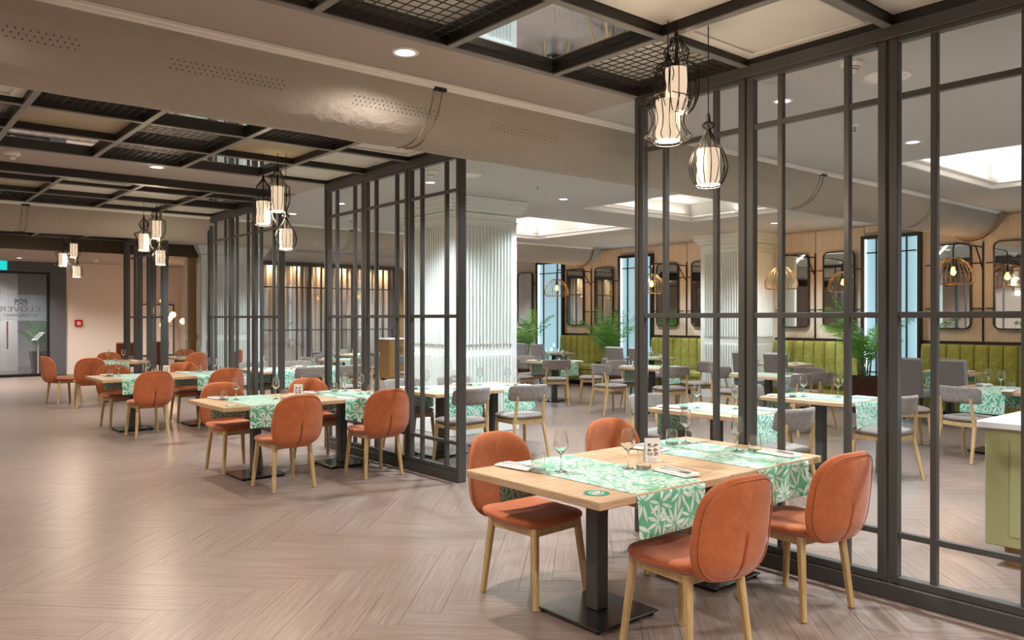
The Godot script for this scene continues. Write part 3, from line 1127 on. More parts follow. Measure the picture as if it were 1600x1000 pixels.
# cloth strip over the table along z, hanging down at both ends
func runner_mesh(w: float, d: float, dropn: float, dropf: float, seed_: int) -> ArrayMesh:
	var key := "%.2f %.2f %.2f %.2f %d" % [w, d, dropn, dropf, seed_]
	if MB.has(key):
		return MB[key]
	var st := B(true)
	var total := dropf + d + dropn
	grid(st, 10, 44, func(u: float, v: float):
		var s: float = v * total - dropf       # distance along the cloth, 0 = far edge of the top
		var x: float = (u - 0.5) * w
		var y := 0.7525
		var z := -d / 2 + clampf(s, 0.0, d)
		var o := 0.0
		if s < 0.0:
			o = -s
			y = 0.7525 - o
			z = -d / 2 - 0.006 - 0.05 * o * (1.0 + 0.7 * sin(u * 5.0 + seed_)) - 0.012 * o * sin(u * 14.0 + seed_)
		elif s > d:
			o = s - d
			y = 0.7525 - o
			z = d / 2 + 0.006 + 0.05 * o * (1.0 + 0.7 * sin(u * 4.0 + seed_ * 2.0)) + 0.012 * o * sin(u * 13.0 + seed_)
		x += 0.03 * o * sin(seed_ + 2.0)
		return Vector3(x, y, z), Vector2(w / 0.74, total / 0.74))
	MB[key] = done(st)
	return MB[key]

func wine_glass() -> Node3D:
	var t := thing("wine_glass", "", "glass")
	var st := B(true)
	lathe(st, [[0.0, 0.0], [0.034, 0.0], [0.033, 0.0025], [0.008, 0.005], [0.0038, 0.012], [0.0034, 0.085], [0.005, 0.092], [0.020, 0.105], [0.0395, 0.130], [0.0405, 0.137], [0.037, 0.165], [0.0292, 0.2138], [0.029, 0.2148], [0.0283, 0.2153], [0.0277, 0.2148], [0.0279, 0.2138], [0.0357, 0.165], [0.039, 0.137], [0.038, 0.131], [0.019, 0.107], [0.0, 0.1]], 24)
	part("goblet", done(st), M.glassware, t)
	return t

func tumbler() -> Node3D:
	var t := thing("tumbler", "", "glass")
	var st := B(true)
	lathe(st, [[0.0, 0.001], [0.037, 0.001], [0.039, 0.002], [0.040, 0.006], [0.038, 0.05], [0.0341, 0.0938], [0.034, 0.0948], [0.0332, 0.0953], [0.0324, 0.0948], [0.0325, 0.0938], [0.0365, 0.05], [0.0385, 0.014], [0.0375, 0.0105], [0.0355, 0.0095], [0.0, 0.0095]], 24)
	part("glass_cup", done(st), M.glassware, t)
	return t

func napkin() -> Node3D:
	var t := thing("napkin", "", "napkin")
	var st := B()
	box(st, Vector3(0, 0.005, 0), Vector3(0.11, 0.008, 0.25), 0.003)
	box(st, Vector3(0.006, 0.012, 0.004), Vector3(0.095, 0.006, 0.235), 0.0025, Basis(Vector3.UP, 0.04))
	part("folded_cloth", done(st), M.linen, t)
	return t

func knife(label: String) -> Node3D:
	var t := thing("table_knife", label, "knife")
	var st := B()
	prism(st, PackedVector2Array([Vector2(-0.105, -0.006), Vector2(-0.01, -0.0045), Vector2(0.0, -0.008), Vector2(0.08, -0.009), Vector2(0.105, 0.004), Vector2(0.0, 0.005), Vector2(-0.105, 0.006)]), 0.003, Vector3.ZERO, Basis(Vector3(0, 0, 1), Vector3(1, 0, 0), Vector3(0, 1, 0)))
	part("blade", done(st), M.steel, t)
	return t

func fork(label: String) -> Node3D:
	var t := thing("table_fork", label, "fork")
	var st := B()
	var bs := Basis(Vector3(0, 0, 1), Vector3(1, 0, 0), Vector3(0, 1, 0))
	prism(st, PackedVector2Array([Vector2(-0.10, -0.007), Vector2(0.03, -0.003), Vector2(0.045, -0.012), Vector2(0.06, -0.012), Vector2(0.06, 0.012), Vector2(0.045, 0.012), Vector2(0.03, 0.003), Vector2(-0.10, 0.007)]), 0.0025, Vector3.ZERO, bs)
	part("handle", done(st), M.steel, t)
	for i in 4:
		st = B()
		box(st, bs * Vector3(0.08, -0.0098 + i * 0.0066, 0), Vector3(0.0035, 0.0025, 0.042))
		part("tine", done(st), M.steel, t)
	return t

func tent_card(label: String) -> Node3D:
	var t := thing("tent_card", label, "menu card", Vector3.ZERO, 0.0, "")
	for s in [-1, 1]:
		var st := B()
		st.set_normal(Vector3(0, 0.3, s))
		var y0 := 0.001; var y1 := 0.135
		var p := [Vector3(-0.045 * s, y0, s * 0.032), Vector3(0.045 * s, y0, s * 0.032), Vector3(0.045 * s, y1, 0.0005 * s), Vector3(-0.045 * s, y1, 0.0005 * s)]
		var uv := [Vector2(0, 1), Vector2(1, 1), Vector2(1, 0), Vector2(0, 0)]
		for k in [0, 2, 1, 0, 3, 2]:
			st.set_uv(uv[k])
			st.add_vertex(p[k])
		part("printed_leaf", done(st), M.card, t)
	var st := B()
	box(st, Vector3(0, 0.002, 0), Vector3(0.088, 0.002, 0.060))
	part("card_base", done(st), M.paper, t)
	return t

# ---------------------------------------------------------------- lamps
const PROFILES := {
	"hourglass": [[0.014, 0.477], [0.04, 0.44], [0.068, 0.395], [0.06, 0.36], [0.037, 0.32], [0.06, 0.285], [0.13, 0.255], [0.118, 0.225], [0.094, 0.165], [0.09, 0.12], [0.105, 0.075], [0.131, 0.040], [0.125, 0.030], [0.072, 0.003]],
	"barrel": [[0.036, 0.430], [0.036, 0.405], [0.05, 0.385], [0.072, 0.36], [0.066, 0.335], [0.060, 0.305], [0.09, 0.285], [0.126, 0.262], [0.120, 0.235], [0.127, 0.16], [0.117, 0.085], [0.095, 0.035], [0.068, 0.003]],
	"teardrop": [[0.006, 0.375], [0.03, 0.36], [0.034, 0.345], [0.014, 0.328], [0.022, 0.30], [0.05, 0.255], [0.086, 0.195], [0.107, 0.13], [0.106, 0.095], [0.09, 0.045], [0.065, 0.003]]}

func smooth_profile(pr: Array, per := 3) -> Array:
	var out := []
	for i in pr.size() - 1:
		var a: Array = pr[maxi(i - 1, 0)]; var b: Array = pr[i]; var c: Array = pr[i + 1]; var d: Array = pr[mini(i + 2, pr.size() - 1)]
		for k in per:
			var t := float(k) / per
			out.append([cubic_interpolate(b[0], c[0], a[0], d[0], t) if i > 0 else lerpf(b[0], c[0], t), lerpf(b[1], c[1], t)])
	out.append(pr[pr.size() - 1])
	# catmull-rom with the neighbours for the radius
	for i in pr.size() - 1:
		for k in per:
			var t := float(k) / per
			var p0: float = pr[maxi(i - 1, 0)][0]; var p1: float = pr[i][0]; var p2: float = pr[i + 1][0]; var p3: float = pr[mini(i + 2, pr.size() - 1)][0]
			out[i * per + k][0] = 0.5 * (2 * p1 + (p2 - p0) * t + (2 * p0 - 5 * p1 + 4 * p2 - p3) * t * t + (3 * p1 - p0 - 3 * p2 + p3) * t * t * t)
	return out

func pendant(kind: String, label: String, at: Vector3) -> void:
	var t := thing("pendant_lamp", label, "pendant lamp", at, 0.0, "wire cage pendants over the rust chairs")
	var pr := smooth_profile(PROFILES[kind])
	var hi: float = pr[0][1]
	var key := "cage" + kind
	if not MB.has(key):
		var st := B(true)
		for i in 16:
			var a := TAU * i / 16.0
			var pts := []
			for p in pr:
				pts.append(Vector3(cos(a) * p[0], p[1], sin(a) * p[0]))
			tube(st, pts, 0.0031, 4)
		for e in [[pr[pr.size() - 1][0], 0.003, 0.0026], [pr[0][0], hi, 0.003]]:
			var ring := []
			for i in 24:
				ring.append(Vector3(cos(TAU * i / 24) * e[0], e[1], sin(TAU * i / 24) * e[0]))
			tube(st, ring, e[2], 5, true)
		MB[key] = done(st)
	part("wire_cage", MB[key], M.wire, t)
	var r := 0.068
	var h0 := 0.02
	var h1 := 0.25
	if kind == "teardrop":
		r = 0.064; h0 = 0.015; h1 = 0.215
	elif kind == "barrel":
		r = 0.062; h0 = 0.012; h1 = 0.262
	key = "shade" + kind
	if not MB.has(key):
		var st := B(true)
		lathe(st, [[r, h0], [r, h1]], 24)
		lathe(st, [[r - 0.002, h1], [r - 0.002, h0]], 24)
		MB[key] = done(st)
	part("lamp_shade", MB[key], M.shade, t)
	var st := B(true)
	lathe(st, [[0.0, h1 - 0.10], [0.018, h1 - 0.095], [0.024, h1 - 0.07], [0.014, h1 - 0.03], [0.0, h1 - 0.03]], 12)
	part("bulb", done(st), M.globe, t)
	st = B()
	lathe(st, [[0.014, h1 - 0.035], [0.014, h1 + 0.05], [0.006, hi - 0.02], [0.014, hi], [0.012, hi + 0.03], [0.003, hi + 0.05]], 10)
	part("lamp_holder", done(st), M.black, t)
	st = B()
	tube(st, [Vector3(0, hi + 0.04, 0), Vector3(0, HC + 0.08 - at.y, 0)], 0.0032, 6)
	part("cord", done(st), M.black, t)
	omni(t, Vector3(0, h0 - 0.02, 0), 0.8, Color(1.0, 0.90, 0.77), 0.05)

func cage_lamp(label: String, n: float) -> void:
	# wall pole, arm reaching into the room, brace, wire dome and bulb
	var hx := 1.15
	var t := thing("wall_cage_lamp", label, "wall lamp", V(XW - 0.03, 0, n), 0.0, "cage lamps on the mirrored wall")
	var st := B()
	tube(st, [Vector3(-0.01, 1.20, 0), Vector3(-0.01, 2.70, 0)], 0.012, 6)
	part("pole", done(st), M.wire, t)
	st = B()
	var pts := [Vector3(-0.01, 2.70, 0)]
	for i in 7:
		var a := PI / 2 * i / 6.0
		pts.append(Vector3(-hx + 0.10 - 0.10 * sin(a), 2.60 + 0.10 * cos(a), 0))
	pts.append(Vector3(-hx, 2.47, 0))
	tube(st, pts, 0.012, 6)
	part("arm", done(st), M.wire, t)
	st = B()
	tube(st, [Vector3(-0.01, 2.36, 0), Vector3(-0.30, 2.70, 0)], 0.011, 6)
	part("brace", done(st), M.wire, t)
	st = B(true)
	var pr := smooth_profile([[0.075, 2.475], [0.12, 2.46], [0.20, 2.38], [0.265, 2.26], [0.285, 2.17], [0.27, 2.10], [0.245, 2.085]], 3)
	for i in 26:
		var a := TAU * i / 26.0
		var w := []
		for p in pr:
			w.append(Vector3(-hx + cos(a) * p[0], p[1], sin(a) * p[0]))
		tube(st, w, 0.0042, 4)
	for e in [[0.075, 2.475], [0.245, 2.085]]:
		var ring := []
		for i in 28:
			ring.append(Vector3(-hx + cos(TAU * i / 28) * e[0], e[1], sin(TAU * i / 28) * e[0]))
		tube(st, ring, 0.005, 5, true)
	part("wire_dome", done(st), M.brass, t)
	st = B(true)
	lathe(st, [[0.0, 2.21], [0.025, 2.22], [0.042, 2.255], [0.03, 2.30], [0.016, 2.34]], 14, Vector3(-hx, 0, 0))
	part("bulb", done(st), M.bulb, t)
	st = B()
	lathe(st, [[0.018, 2.335], [0.022, 2.345], [0.022, 2.42], [0.01, 2.475]], 10, Vector3(-hx, 0, 0))
	part("lamp_holder", done(st), M.dark, t)
	omni(t, Vector3(-hx, 2.255, 0), 0.9, Color(1.0, 0.76, 0.50), 0.04)

func downlight(label: String, x: float, n: float, e: float, c: Color, h := HC, r := 0.085, angle := 62.0) -> void:
	var t := thing("downlight", label, "downlight", V(x, h, n), 0.0, "recessed ceiling downlights")
	if not MB.has("dl%.3f" % r):
		var st := B(true)
		lathe(st, [[r * 0.72, 0.0], [r * 0.74, -0.006], [r * 0.95, -0.006], [r, 0.0]], 24)
		MB["dl%.3f" % r] = done(st)
		st = B(true)
		lathe(st, [[r * 0.73, -0.003], [0.0, -0.003]], 24)
		MB["ll%.3f" % r] = done(st)
	part("trim_ring", MB["dl%.3f" % r], M.white, t)
	part("light_lens", MB["ll%.3f" % r], M.lens, t)
	spot(t, Vector3(0, -0.02, 0), Vector3.DOWN, e, angle, c, 0.05)

# ---------------------------------------------------------------- laying out
var P := {}

func put(kind: String, label: String, at: Vector3, turn := 0.0, group := "") -> Node3D:
	# first use moves the prototype itself, later ones are copies with the same parts
	if not P.has(kind):
		var o: Node3D
		match kind:
			"rust": o = rust_chair(label)
			"grey": o = grey_chair(label)
			"high": o = high_chair(label, M.grey_flat, "high-backed grey chairs at the banquettes")
			"cognac": o = high_chair(label, M.cognac, "high-backed brown chairs in the reception", "lounge_chair")
			"table_a": o = make_table(label, 0.99, 1.0, "oak tables in the aisle")
			"table_b": o = make_table(label, 0.89, 1.0, "oak tables in the aisle")
			"table_in": o = make_table(label, 0.77, 0.95, "oak tables in the dining room")
			"table_sq": o = make_table(label, 0.80, 0.80, "oak tables in the dining room")
			"table_wall": o = make_table(label, 0.80, 0.66, "oak tables at the banquettes")
			"wine": o = wine_glass()
			"tumbler": o = tumbler()
			"napkin": o = napkin()
			"knife": o = knife(label)
			"fork": o = fork(label)
			"card": o = tent_card(label)
		P[kind] = o
		o.position = at
		o.rotation.y = turn
		o.set_meta("label", label)
		if group != "":
			o.set_meta("group", group)
		return o
	return copy(P[kind], label, at, turn, group)

func setting(where: String, at: Vector3, turn: float, o: Array) -> void:
	# o: local offsets [x, z] of wine glass, tumbler, napkin from the table centre (z positive towards the counter)
	var bs := Basis(Vector3.UP, turn)
	var y := 0.7545
	put("wine", "wine glass " + where, at + bs * Vector3(o[0], y, o[1]), 0.0, "wine glasses")
	put("tumbler", "tumbler " + where, at + bs * Vector3(o[2], y, o[3]), 0.0, "tumblers")
	var nk := at + bs * Vector3(o[4], y, o[5])
	put("napkin", "white napkin " + where, nk, turn + o[6], "folded napkins")
	if o.size() > 7:
		var b2 := Basis(Vector3.UP, turn + o[6])
		put("knife", "knife on napkin " + where, nk + b2 * Vector3(0.018, 0.017, 0.0), turn + o[6], "knives on napkins")
		put("fork", "fork on napkin " + where, nk + b2 * Vector3(-0.018, 0.017, 0.01), turn + o[6] + 0.06, "forks on napkins")

func lay_runner(label: String, at: Vector3, turn: float, w: float, d: float, dn: float, df: float, sd: int, group := "leaf-print table runners") -> void:
	var o := part("table_runner", runner_mesh(w, d, dn, df, sd), M.runner, null, at, Basis(Vector3.UP, turn))
	tag(o, label, "table runner", group)

const SCR := ["counter-end screen", "second screen", "third screen", "entrance-end screen"]

func aisle_group(g: int, xa: float, n0: float) -> void:
	var cn := n0 + 0.5
	var near_off: float = [-0.10, -0.20, -0.26][g]
	var far_off: float = 0.955
	for i in 2:
		var cx := xa + (0.0 if i == 0 else 0.953)
		var side := "aisle table" if i == 0 else "inner table"
		var tb: String = side + " by " + SCR[g]
		var c := V(cx, 0, cn)
		put("table_a" if i == 0 else "table_b", "oak pedestal table, the " + tb, c, 0.0)
		lay_runner("leaf-print runner across the " + tb, V(cx + (0.0 if i == 0 else 0.03), 0, cn), 0.0, 0.51, 1.0, 0.21, 0.22, g * 2 + i)
		put("rust", "rust velvet chair facing the entrance at " + tb, V(cx - 0.01, 0, n0 + near_off), [[-0.09, 0.05, 0.04][g], [-0.12, -0.03, 0.02][g]][i])
		put("rust", "rust velvet chair, back to the entrance, at " + tb, V(cx - 0.05, 0, n0 + far_off), PI + [0.06, -0.05][i])
		setting("on entrance side of " + tb, c, 0.0, [[-0.15, -0.12, -0.24, -0.20, -0.25, -0.36, 0.12, 1], [0.20, -0.31, 0.08, -0.33, -0.19, -0.30, 0.1, 1]][i])
		setting("on counter side of " + tb, c, 0.0, [[0.19, 0.05, 0.26, 0.10, 0.28, 0.30, -0.12, 1], [0.17, 0.10, 0.255, 0.17, 0.26, 0.33, -0.1, 1]][i])
	put("card", "white menu tent card on the tables by " + SCR[g], V(xa + 0.46, 0.7515, cn + 0.01), -0.55, "menu tent cards")
	if g < 2:
		var d := thing("table_sticker", "teal round sticker on the aisle table by " + SCR[g], "sticker", V(xa - 0.37, 0.7503, n0 + 0.145))
		var st := B()
		lathe(st, [[0.062, 0.0], [0.062, 0.0012], [0.0, 0.0012]], 28)
		part("disc", done(st), M.teal, d)
		st = B()
		var ring := []
		for k in 24:
			if k != 5 and k != 6 and k != 17:
				ring.append(Vector3(cos(TAU * k / 24) * 0.034, 0.0015, sin(TAU * k / 24) * 0.034))
		tube(st, ring, 0.0022, 4)
		part("ring_mark", done(st), M.paper, d)
		for s in [[-0.011, 0.010], [0.013, 0.009]]:
			st = B()
			var o := []
			for k in 14:
				o.append(Vector3(s[0] + cos(TAU * k / 14) * s[1], 0.0015, sin(TAU * k / 14) * s[1]))
			tube(st, o, 0.002, 4, true)
			part("loop_mark", done(st), M.paper, d)

func dining_table(kind: String, nm: String, x: float, n: float, turn: float, chairs: Array, w: float, d: float, sd: int, laid := true) -> void:
	var c := V(x, 0, n)
	put(kind, "oak pedestal table, the " + nm, c, turn)
	if laid:
		lay_runner("leaf-print runner on the " + nm, c, turn, 0.46, d, 0.26, 0.26, sd)
		setting("on entrance side, " + nm, c, turn, [-0.10, -0.14, -0.22, -0.20, -0.24, -0.33, 0.1])
		setting("on counter side, " + nm, c, turn, [0.12, 0.12, 0.24, 0.16, 0.25, 0.33, -0.1])
	var used := {}
	for ch in chairs:
		var fx := -sin(ch[2])
		var fn := cos(ch[2])
		var facing := "facing the entrance" if fn > 0.8 else ("facing away from the entrance" if fn < -0.8 else ("facing the mirrored wall" if fx > 0.0 else "facing the aisle"))
		if used.has(facing):
			var other: Array = used[facing]
			facing += ", entrance side" if ch[1] - other[1] > 0.3 else ", wall side"
		used[facing] = ch
		put(ch[3] if ch.size() > 3 else "grey", ("rust velvet chair " if ch.size() > 3 and ch[3] == "rust" else "grey chair ") + facing + ", " + nm, V(ch[0], 0, ch[1]), ch[2])

func build_dining() -> void:
	dining_table("table_in", "small table against the second screen", 5.22, 7.55, 0.0, [[5.1, 6.98, 0.05], [5.2, 8.16, PI]], 0.77, 0.95, 11)
	dining_table("table_in", "small table before the fluted pillar", 6.0, 7.55, 0.0, [[5.88, 6.92, -0.12], [5.95, 8.12, PI]], 0.77, 0.95, 12)
	dining_table("table_in", "small table behind the counter-end screen", 6.0, 4.32, 0.0, [[6.05, 3.75, -0.1], [6.0, 4.95, PI]], 0.77, 0.95, 13)
	dining_table("table_in", "small table between the screen and the tray row", 7.72, 4.27, 0.0, [[7.80, 3.66, -0.15], [7.7, 4.92, PI]], 0.77, 0.95, 14)
	dining_table("table_sq", "square table under the dim tray", 10.2, 6.45, 0.0, [[9.82, 5.9, 0.0], [10.4, 5.9, 0.0], [10.2, 7.08, PI], [10.95, 6.35, PI / 2]], 0.8, 0.8, 15)
	dining_table("table_sq", "square table beside the dim tray", 10.35, 8.75, 0.0, [[9.92, 8.02, -0.45], [11.0, 8.35, 1.2], [9.58, 8.98, -PI / 2 - 0.2], [10.4, 9.42, PI]], 0.8, 0.8, 16)
	dining_table("table_sq", "square table under the tray near the pillar", 10.3, 11.1, 0.0, [[9.82, 10.55, -0.65], [10.62, 10.42, 0.75], [9.62, 11.35, -PI / 2], [10.3, 11.78, PI]], 0.8, 0.8, 17)
	dining_table("table_sq", "square table nearest the counter", 10.25, 3.5, PI / 2, [[9.52, 3.52, -PI / 2 - 0.25], [9.9, 4.35, -PI / 2 - 0.9]], 0.8, 0.8, 18)
	dining_table("table_in", "small table against the third screen", 5.22, 12.2, 0.0, [[5.45, 11.55, 0.0], [5.2, 12.85, PI]], 0.77, 0.95, 19)
	dining_table("table_in", "small table one place in from the third screen", 6.05, 12.2, 0.0, [[6.12, 11.55, 0.05], [6.0, 12.85, PI]], 0.77, 0.95, 20)
	dining_table("table_sq", "square table behind the fluted pillar", 7.6, 14.3, 0.0, [[7.55, 13.7, 0.0], [7.6, 14.95, PI], [6.95, 14.3, -PI / 2]], 0.8, 0.8, 21)
	dining_table("table_sq", "square table before the curtains", 8.9, 16.3, 0.0, [[8.8, 15.65, 0.1], [8.9, 16.95, PI], [8.2, 16.4, -PI / 2]], 0.8, 0.8, 22)
	dining_table("table_sq", "square table beyond the bright tray", 9.3, 13.6, 0.0, [[9.3, 13.0, 0.0], [8.7, 13.6, -PI / 2]], 0.8, 0.8, 23)
	dining_table("table_sq", "square table behind the entrance-end screen", 5.55, 17.2, 0.0, [[5.3, 16.6, 0.2, "rust"], [5.7, 17.8, PI, "rust"], [6.2, 17.1, PI / 2, "rust"]], 0.8, 0.8, 24)
	# table and chairs by the last screen
	var nm := "wide table by the entrance-end screen"
	put("table_a", "oak pedestal table, the " + nm, V(3.88, 0, 16.45), 0.0)
	lay_runner("leaf-print runner on the " + nm, V(3.75, 0, 16.45), 0.0, 0.51, 1.0, 0.22, 0.22, 30)
	put("rust", "rust velvet chair facing the entrance at the " + nm, V(3.25, 0, 15.62), -0.1)
	put("rust", "rust velvet chair facing the screen at the " + nm, V(3.02, 0, 16.5), -PI / 2 + 0.3)
	put("rust", "rust velvet chair facing away from the entrance at the " + nm, V(4.0, 0, 17.15), PI)
	setting("on entrance side of " + nm, V(3.88, 0, 16.45), 0.0, [-0.10, -0.12, 0.05, -0.20, -0.24, -0.33, 0.1])
	setting("on counter side of " + nm, V(3.88, 0, 16.45), 0.0, [0.12, 0.12, 0.24, 0.16, 0.25, 0.33, -0.1])
	# banquettes with their tables
	var bq := [[12.74, 14.62, 13.95, "between the two far windows"], [9.77, 11.66, 10.95, "left of the wall pillar"], [6.90, 8.60, 7.85, "right of the wall pillar"], [3.98, 5.84, 5.05, "beyond the counter"]]
	for b in bq:
		var w: float = b[1] - b[0]
		var t := thing("banquette", "green channel-tufted banquette " + b[3], "banquette", V(XW, 0, (b[0] + b[1]) / 2), 0.0, "")
		var st := B()
		box(st, Vector3(-0.33, 0.05, 0), Vector3(0.50, 0.10, w - 0.04), 0.004)
		part("plinth", done(st), M.black, t)
		st = B()
		box(st, Vector3(-0.345, 0.225, 0), Vector3(0.55, 0.25, w), 0.012)
		part("base", done(st), M.green, t)
		st = B()
		box(st, Vector3(-0.36, 0.41, 0), Vector3(0.58, 0.13, w - 0.005), 0.035)
		part("seat_cushion", done(st), M.green, t)
		st = B()
		box(st, Vector3(-0.065, 0.76, 0), Vector3(0.09, 0.76, w), 0.008)
		part("back_board", done(st), M.green, t)
		var cnt := int(round(w / 0.2))
		var cw := w / cnt
		if not MB.has("ch%.3f" % cw):
			var sc := B(true)
			pillow(sc, cw / 2 - 0.001, 0.345, 0.055, 9.0, func(a: float, bb: float, c: float, _s: float):
				return Vector3(-0.115 - c - (0.02 if c > 0 else 0.0) * 0.0, 0.80 + bb, a))
			MB["ch%.3f" % cw] = done(sc)
		for i in cnt:
			part("channel", MB["ch%.3f" % cw], M.green, t, Vector3(0, 0, -w / 2 + cw * (i + 0.5)))
		var tn: String = "table at the banquette " + b[3]
		var tc := V(12.93, 0, b[2])
		put("table_wall", "oak pedestal table, the " + tn, tc, PI / 2)
		lay_runner("leaf-print runner on the " + tn, tc, PI / 2, 0.44, 0.66, 0.16, 0.24, 40)
		setting("on wall side, " + tn, tc, 0.0, [0.10, -0.1, 0.12, -0.22, 0.16, 0.16, 0.2])
		setting("on room side, " + tn, tc, 0.0, [-0.10, 0.12, -0.08, 0.26, -0.2, -0.15, 0.2])
		put("high", "high grey chair on entrance side, " + tn, V(12.38, 0, b[2] + 0.32), -PI / 2 + 0.05)
		put("high", "high grey chair on counter side, " + tn, V(12.38, 0, b[2] - 0.32), -PI / 2 - 0.05)
	# brown chairs of the reception
	put("cognac", "high-backed brown chair beside the reception picture, by the entrance", V(5.25, 0, 21.2), -0.2)
	put("cognac", "high-backed brown chair beside the reception picture, by the globe lamp", V(6.05, 0, 21.6), 0.15)

func build_mirrors() -> void:
	var outer := rrect(0.60, 1.39, 0.10)
	var inner := rrect(0.56, 1.35, 0.08)
	var bs := Basis(Vector3(0, 0, 1), Vector3(0, 1, 0), Vector3(-1, 0, 0))
	var fr := B()
	for i in outer.size():
		var j := (i + 1) % outer.size()
		for s in [[-0.022, 0.022]]:
			var a := bs * Vector3(outer[i].x, outer[i].y, 0)
			var b := bs * Vector3(outer[j].x, outer[j].y, 0)
			var c := bs * Vector3(inner[j].x, inner[j].y, 0)
			var d := bs * Vector3(inner[i].x, inner[i].y, 0)
			var o := (a + b + c + d) / 4
			var f := Vector3(-0.022, 0, 0)
			quad_out(fr, o, a + f, b + f, c + f, d + f)
			quad_out(fr, o, a - f, b - f, c - f, d - f)
			quad_out(fr, o, a + f, b + f, b - f, a - f)
			quad_out(fr, o, d + f, c + f, c - f, d - f)
	var fm := done(fr)
	var gl := B()
	prism(gl, rrect(0.575, 1.365, 0.088), 0.006, Vector3.ZERO, bs)
	var gm := done(gl)
	var where := ["behind the pillar row", "between far window and pole, by the entrance", "between pole and palm window", "right of the palm window", "left of the wall pillar", "right of the wall pillar", "left of the tall window by the counter", "right of the tall window by the counter", "beyond the counter, last of the row"]
	for i in MIRRORS.size():
		var t := thing("wall_mirror", "tall round-cornered mirror " + where[i], "mirror", V(XW - 0.075, 2.085, MIRRORS[i]), 0.0, "tall mirrors on the panelled wall")
		part("frame", fm, M.dark, t)
		part("mirror_glass", gm, M.mirror, t, Vector3(-0.004, 0, 0))
		for h in [0.36, -0.36]:
			for s in [-1, 1]:
				var st := B()
				tube(st, [Vector3(0.0, h, s * 0.295), Vector3(0.0, h, s * 0.40), Vector3(0.06, h, s * 0.42)], 0.010, 6)
				part("bracket", done(st), M.dark, t)

func frond_mesh(sd: int, ln: float, arch: float) -> ArrayMesh:
	var r := RandomNumberGenerator.new()
	r.seed = sd
	var st := B()
	var pts := []
	for i in 13:
		var s := i / 12.0
		pts.append(Vector3(ln * (s * 0.16 + 0.34 * s * s) * arch, ln * (s * 1.0 - 0.26 * s * s * arch), 0.03 * sin(s * 3.0 + sd)))
	tube(st, pts, [0.006, 0.006, 0.0055, 0.005, 0.005, 0.0045, 0.004, 0.004, 0.0035, 0.003, 0.0025, 0.002, 0.001], 4)
	for i in range(6, 31):
		var s := i / 31.0
		var k := s * 12.0
		var a: Vector3 = pts[int(k)].lerp(pts[mini(int(k) + 1, 12)], k - int(k))
		var d: Vector3 = (pts[mini(int(k) + 1, 12)] - pts[int(k)]).normalized()
		var l := 0.24 * sin(PI * clampf(0.12 + s * 0.82, 0, 1)) + 0.05
		for sg in [-1.0, 1.0]:
			var out := (Vector3(0, 0, sg) + d * 0.75 + Vector3(0, r.randf_range(-0.3, 0.15), 0)).normalized()
			var m := a + out * l * 0.5 + Vector3(0, -0.01, 0)
			var tip := a + out * l + Vector3(0, -0.06 * r.randf_range(0.5, 1.4), 0)
			var w := d * 0.0085
			for p in [a - w * 0.4, m - w, m + w, a - w * 0.4, m + w, a + w * 0.4, m - w, tip, m + w]:
				st.add_vertex(p)
	return done(st)

func palm(label: String, x: float, n: float, sc: float, sd: int, pot := true) -> void:
	var t := thing("potted_palm", label, "potted plant", V(x, 0, n), sd * 0.7, "")
	var st := B()
	var b0 := []; var b1 := []
	for i in 4:
		var a := PI / 4 + i * PI / 2
		b0.append(Vector3(cos(a) * 0.24, 0.0, sin(a) * 0.24))
		b1.append(Vector3(cos(a) * 0.33, 0.60, sin(a) * 0.33))
	var o := Vector3(0, 0.3, 0)
	for i in 4:
		var j := (i + 1) % 4
		quad_out(st, o, b0[i], b0[j], b1[j], b1[i])
		quad_out(st, Vector3(0, 0.0, 0), b1[i], b1[j], b1[j] * Vector3(0.88, 1, 0.88), b1[i] * Vector3(0.88, 1, 0.88))
	quad_out(st, o, b0[0], b0[1], b0[2], b0[3])
	part("pot", done(st), M.pot, t)
	st = B()
	box(st, Vector3(0, 0.55, 0), Vector3(0.40, 0.02, 0.40))
	part("soil", done(st), M.soil, t, Vector3.ZERO, Basis(Vector3.UP, 0.0))
	rng.seed = 300 + sd
	for i in 7:
		st = B(true)
		var a := rng.randf() * TAU
		var r0 := rng.randf_range(0.02, 0.11)
		tube(st, [Vector3(cos(a) * r0, 0.55, sin(a) * r0), Vector3(cos(a) * r0 * 1.4, 0.85 * sc, sin(a) * r0 * 1.4)], [0.012, 0.007], 6)
		part("cane", done(st), M.stem, t)
	for k in 4:
		if not MB.has("fr%d" % k):
			MB["fr%d" % k] = frond_mesh(60 + k, [1.25, 1.1, 0.95, 1.35][k], [1.0, 1.2, 1.35, 0.6][k])
	for i in 15:
		var a := TAU * i / 15.0 * 1.618 * 2 + rng.randf_range(-0.3, 0.3)
		var s := sc * rng.randf_range(0.75, 1.08)
		var bs := Basis(Vector3.UP, a).scaled(Vector3(s, s, s))
		part("frond", MB["fr%d" % rng.randi_range(0, 3)], M.leaf if i % 3 else M.leaf2, t, Vector3(cos(-a) * 0.04, 0.60 + 0.2 * rng.randf(), sin(-a) * 0.04), bs)

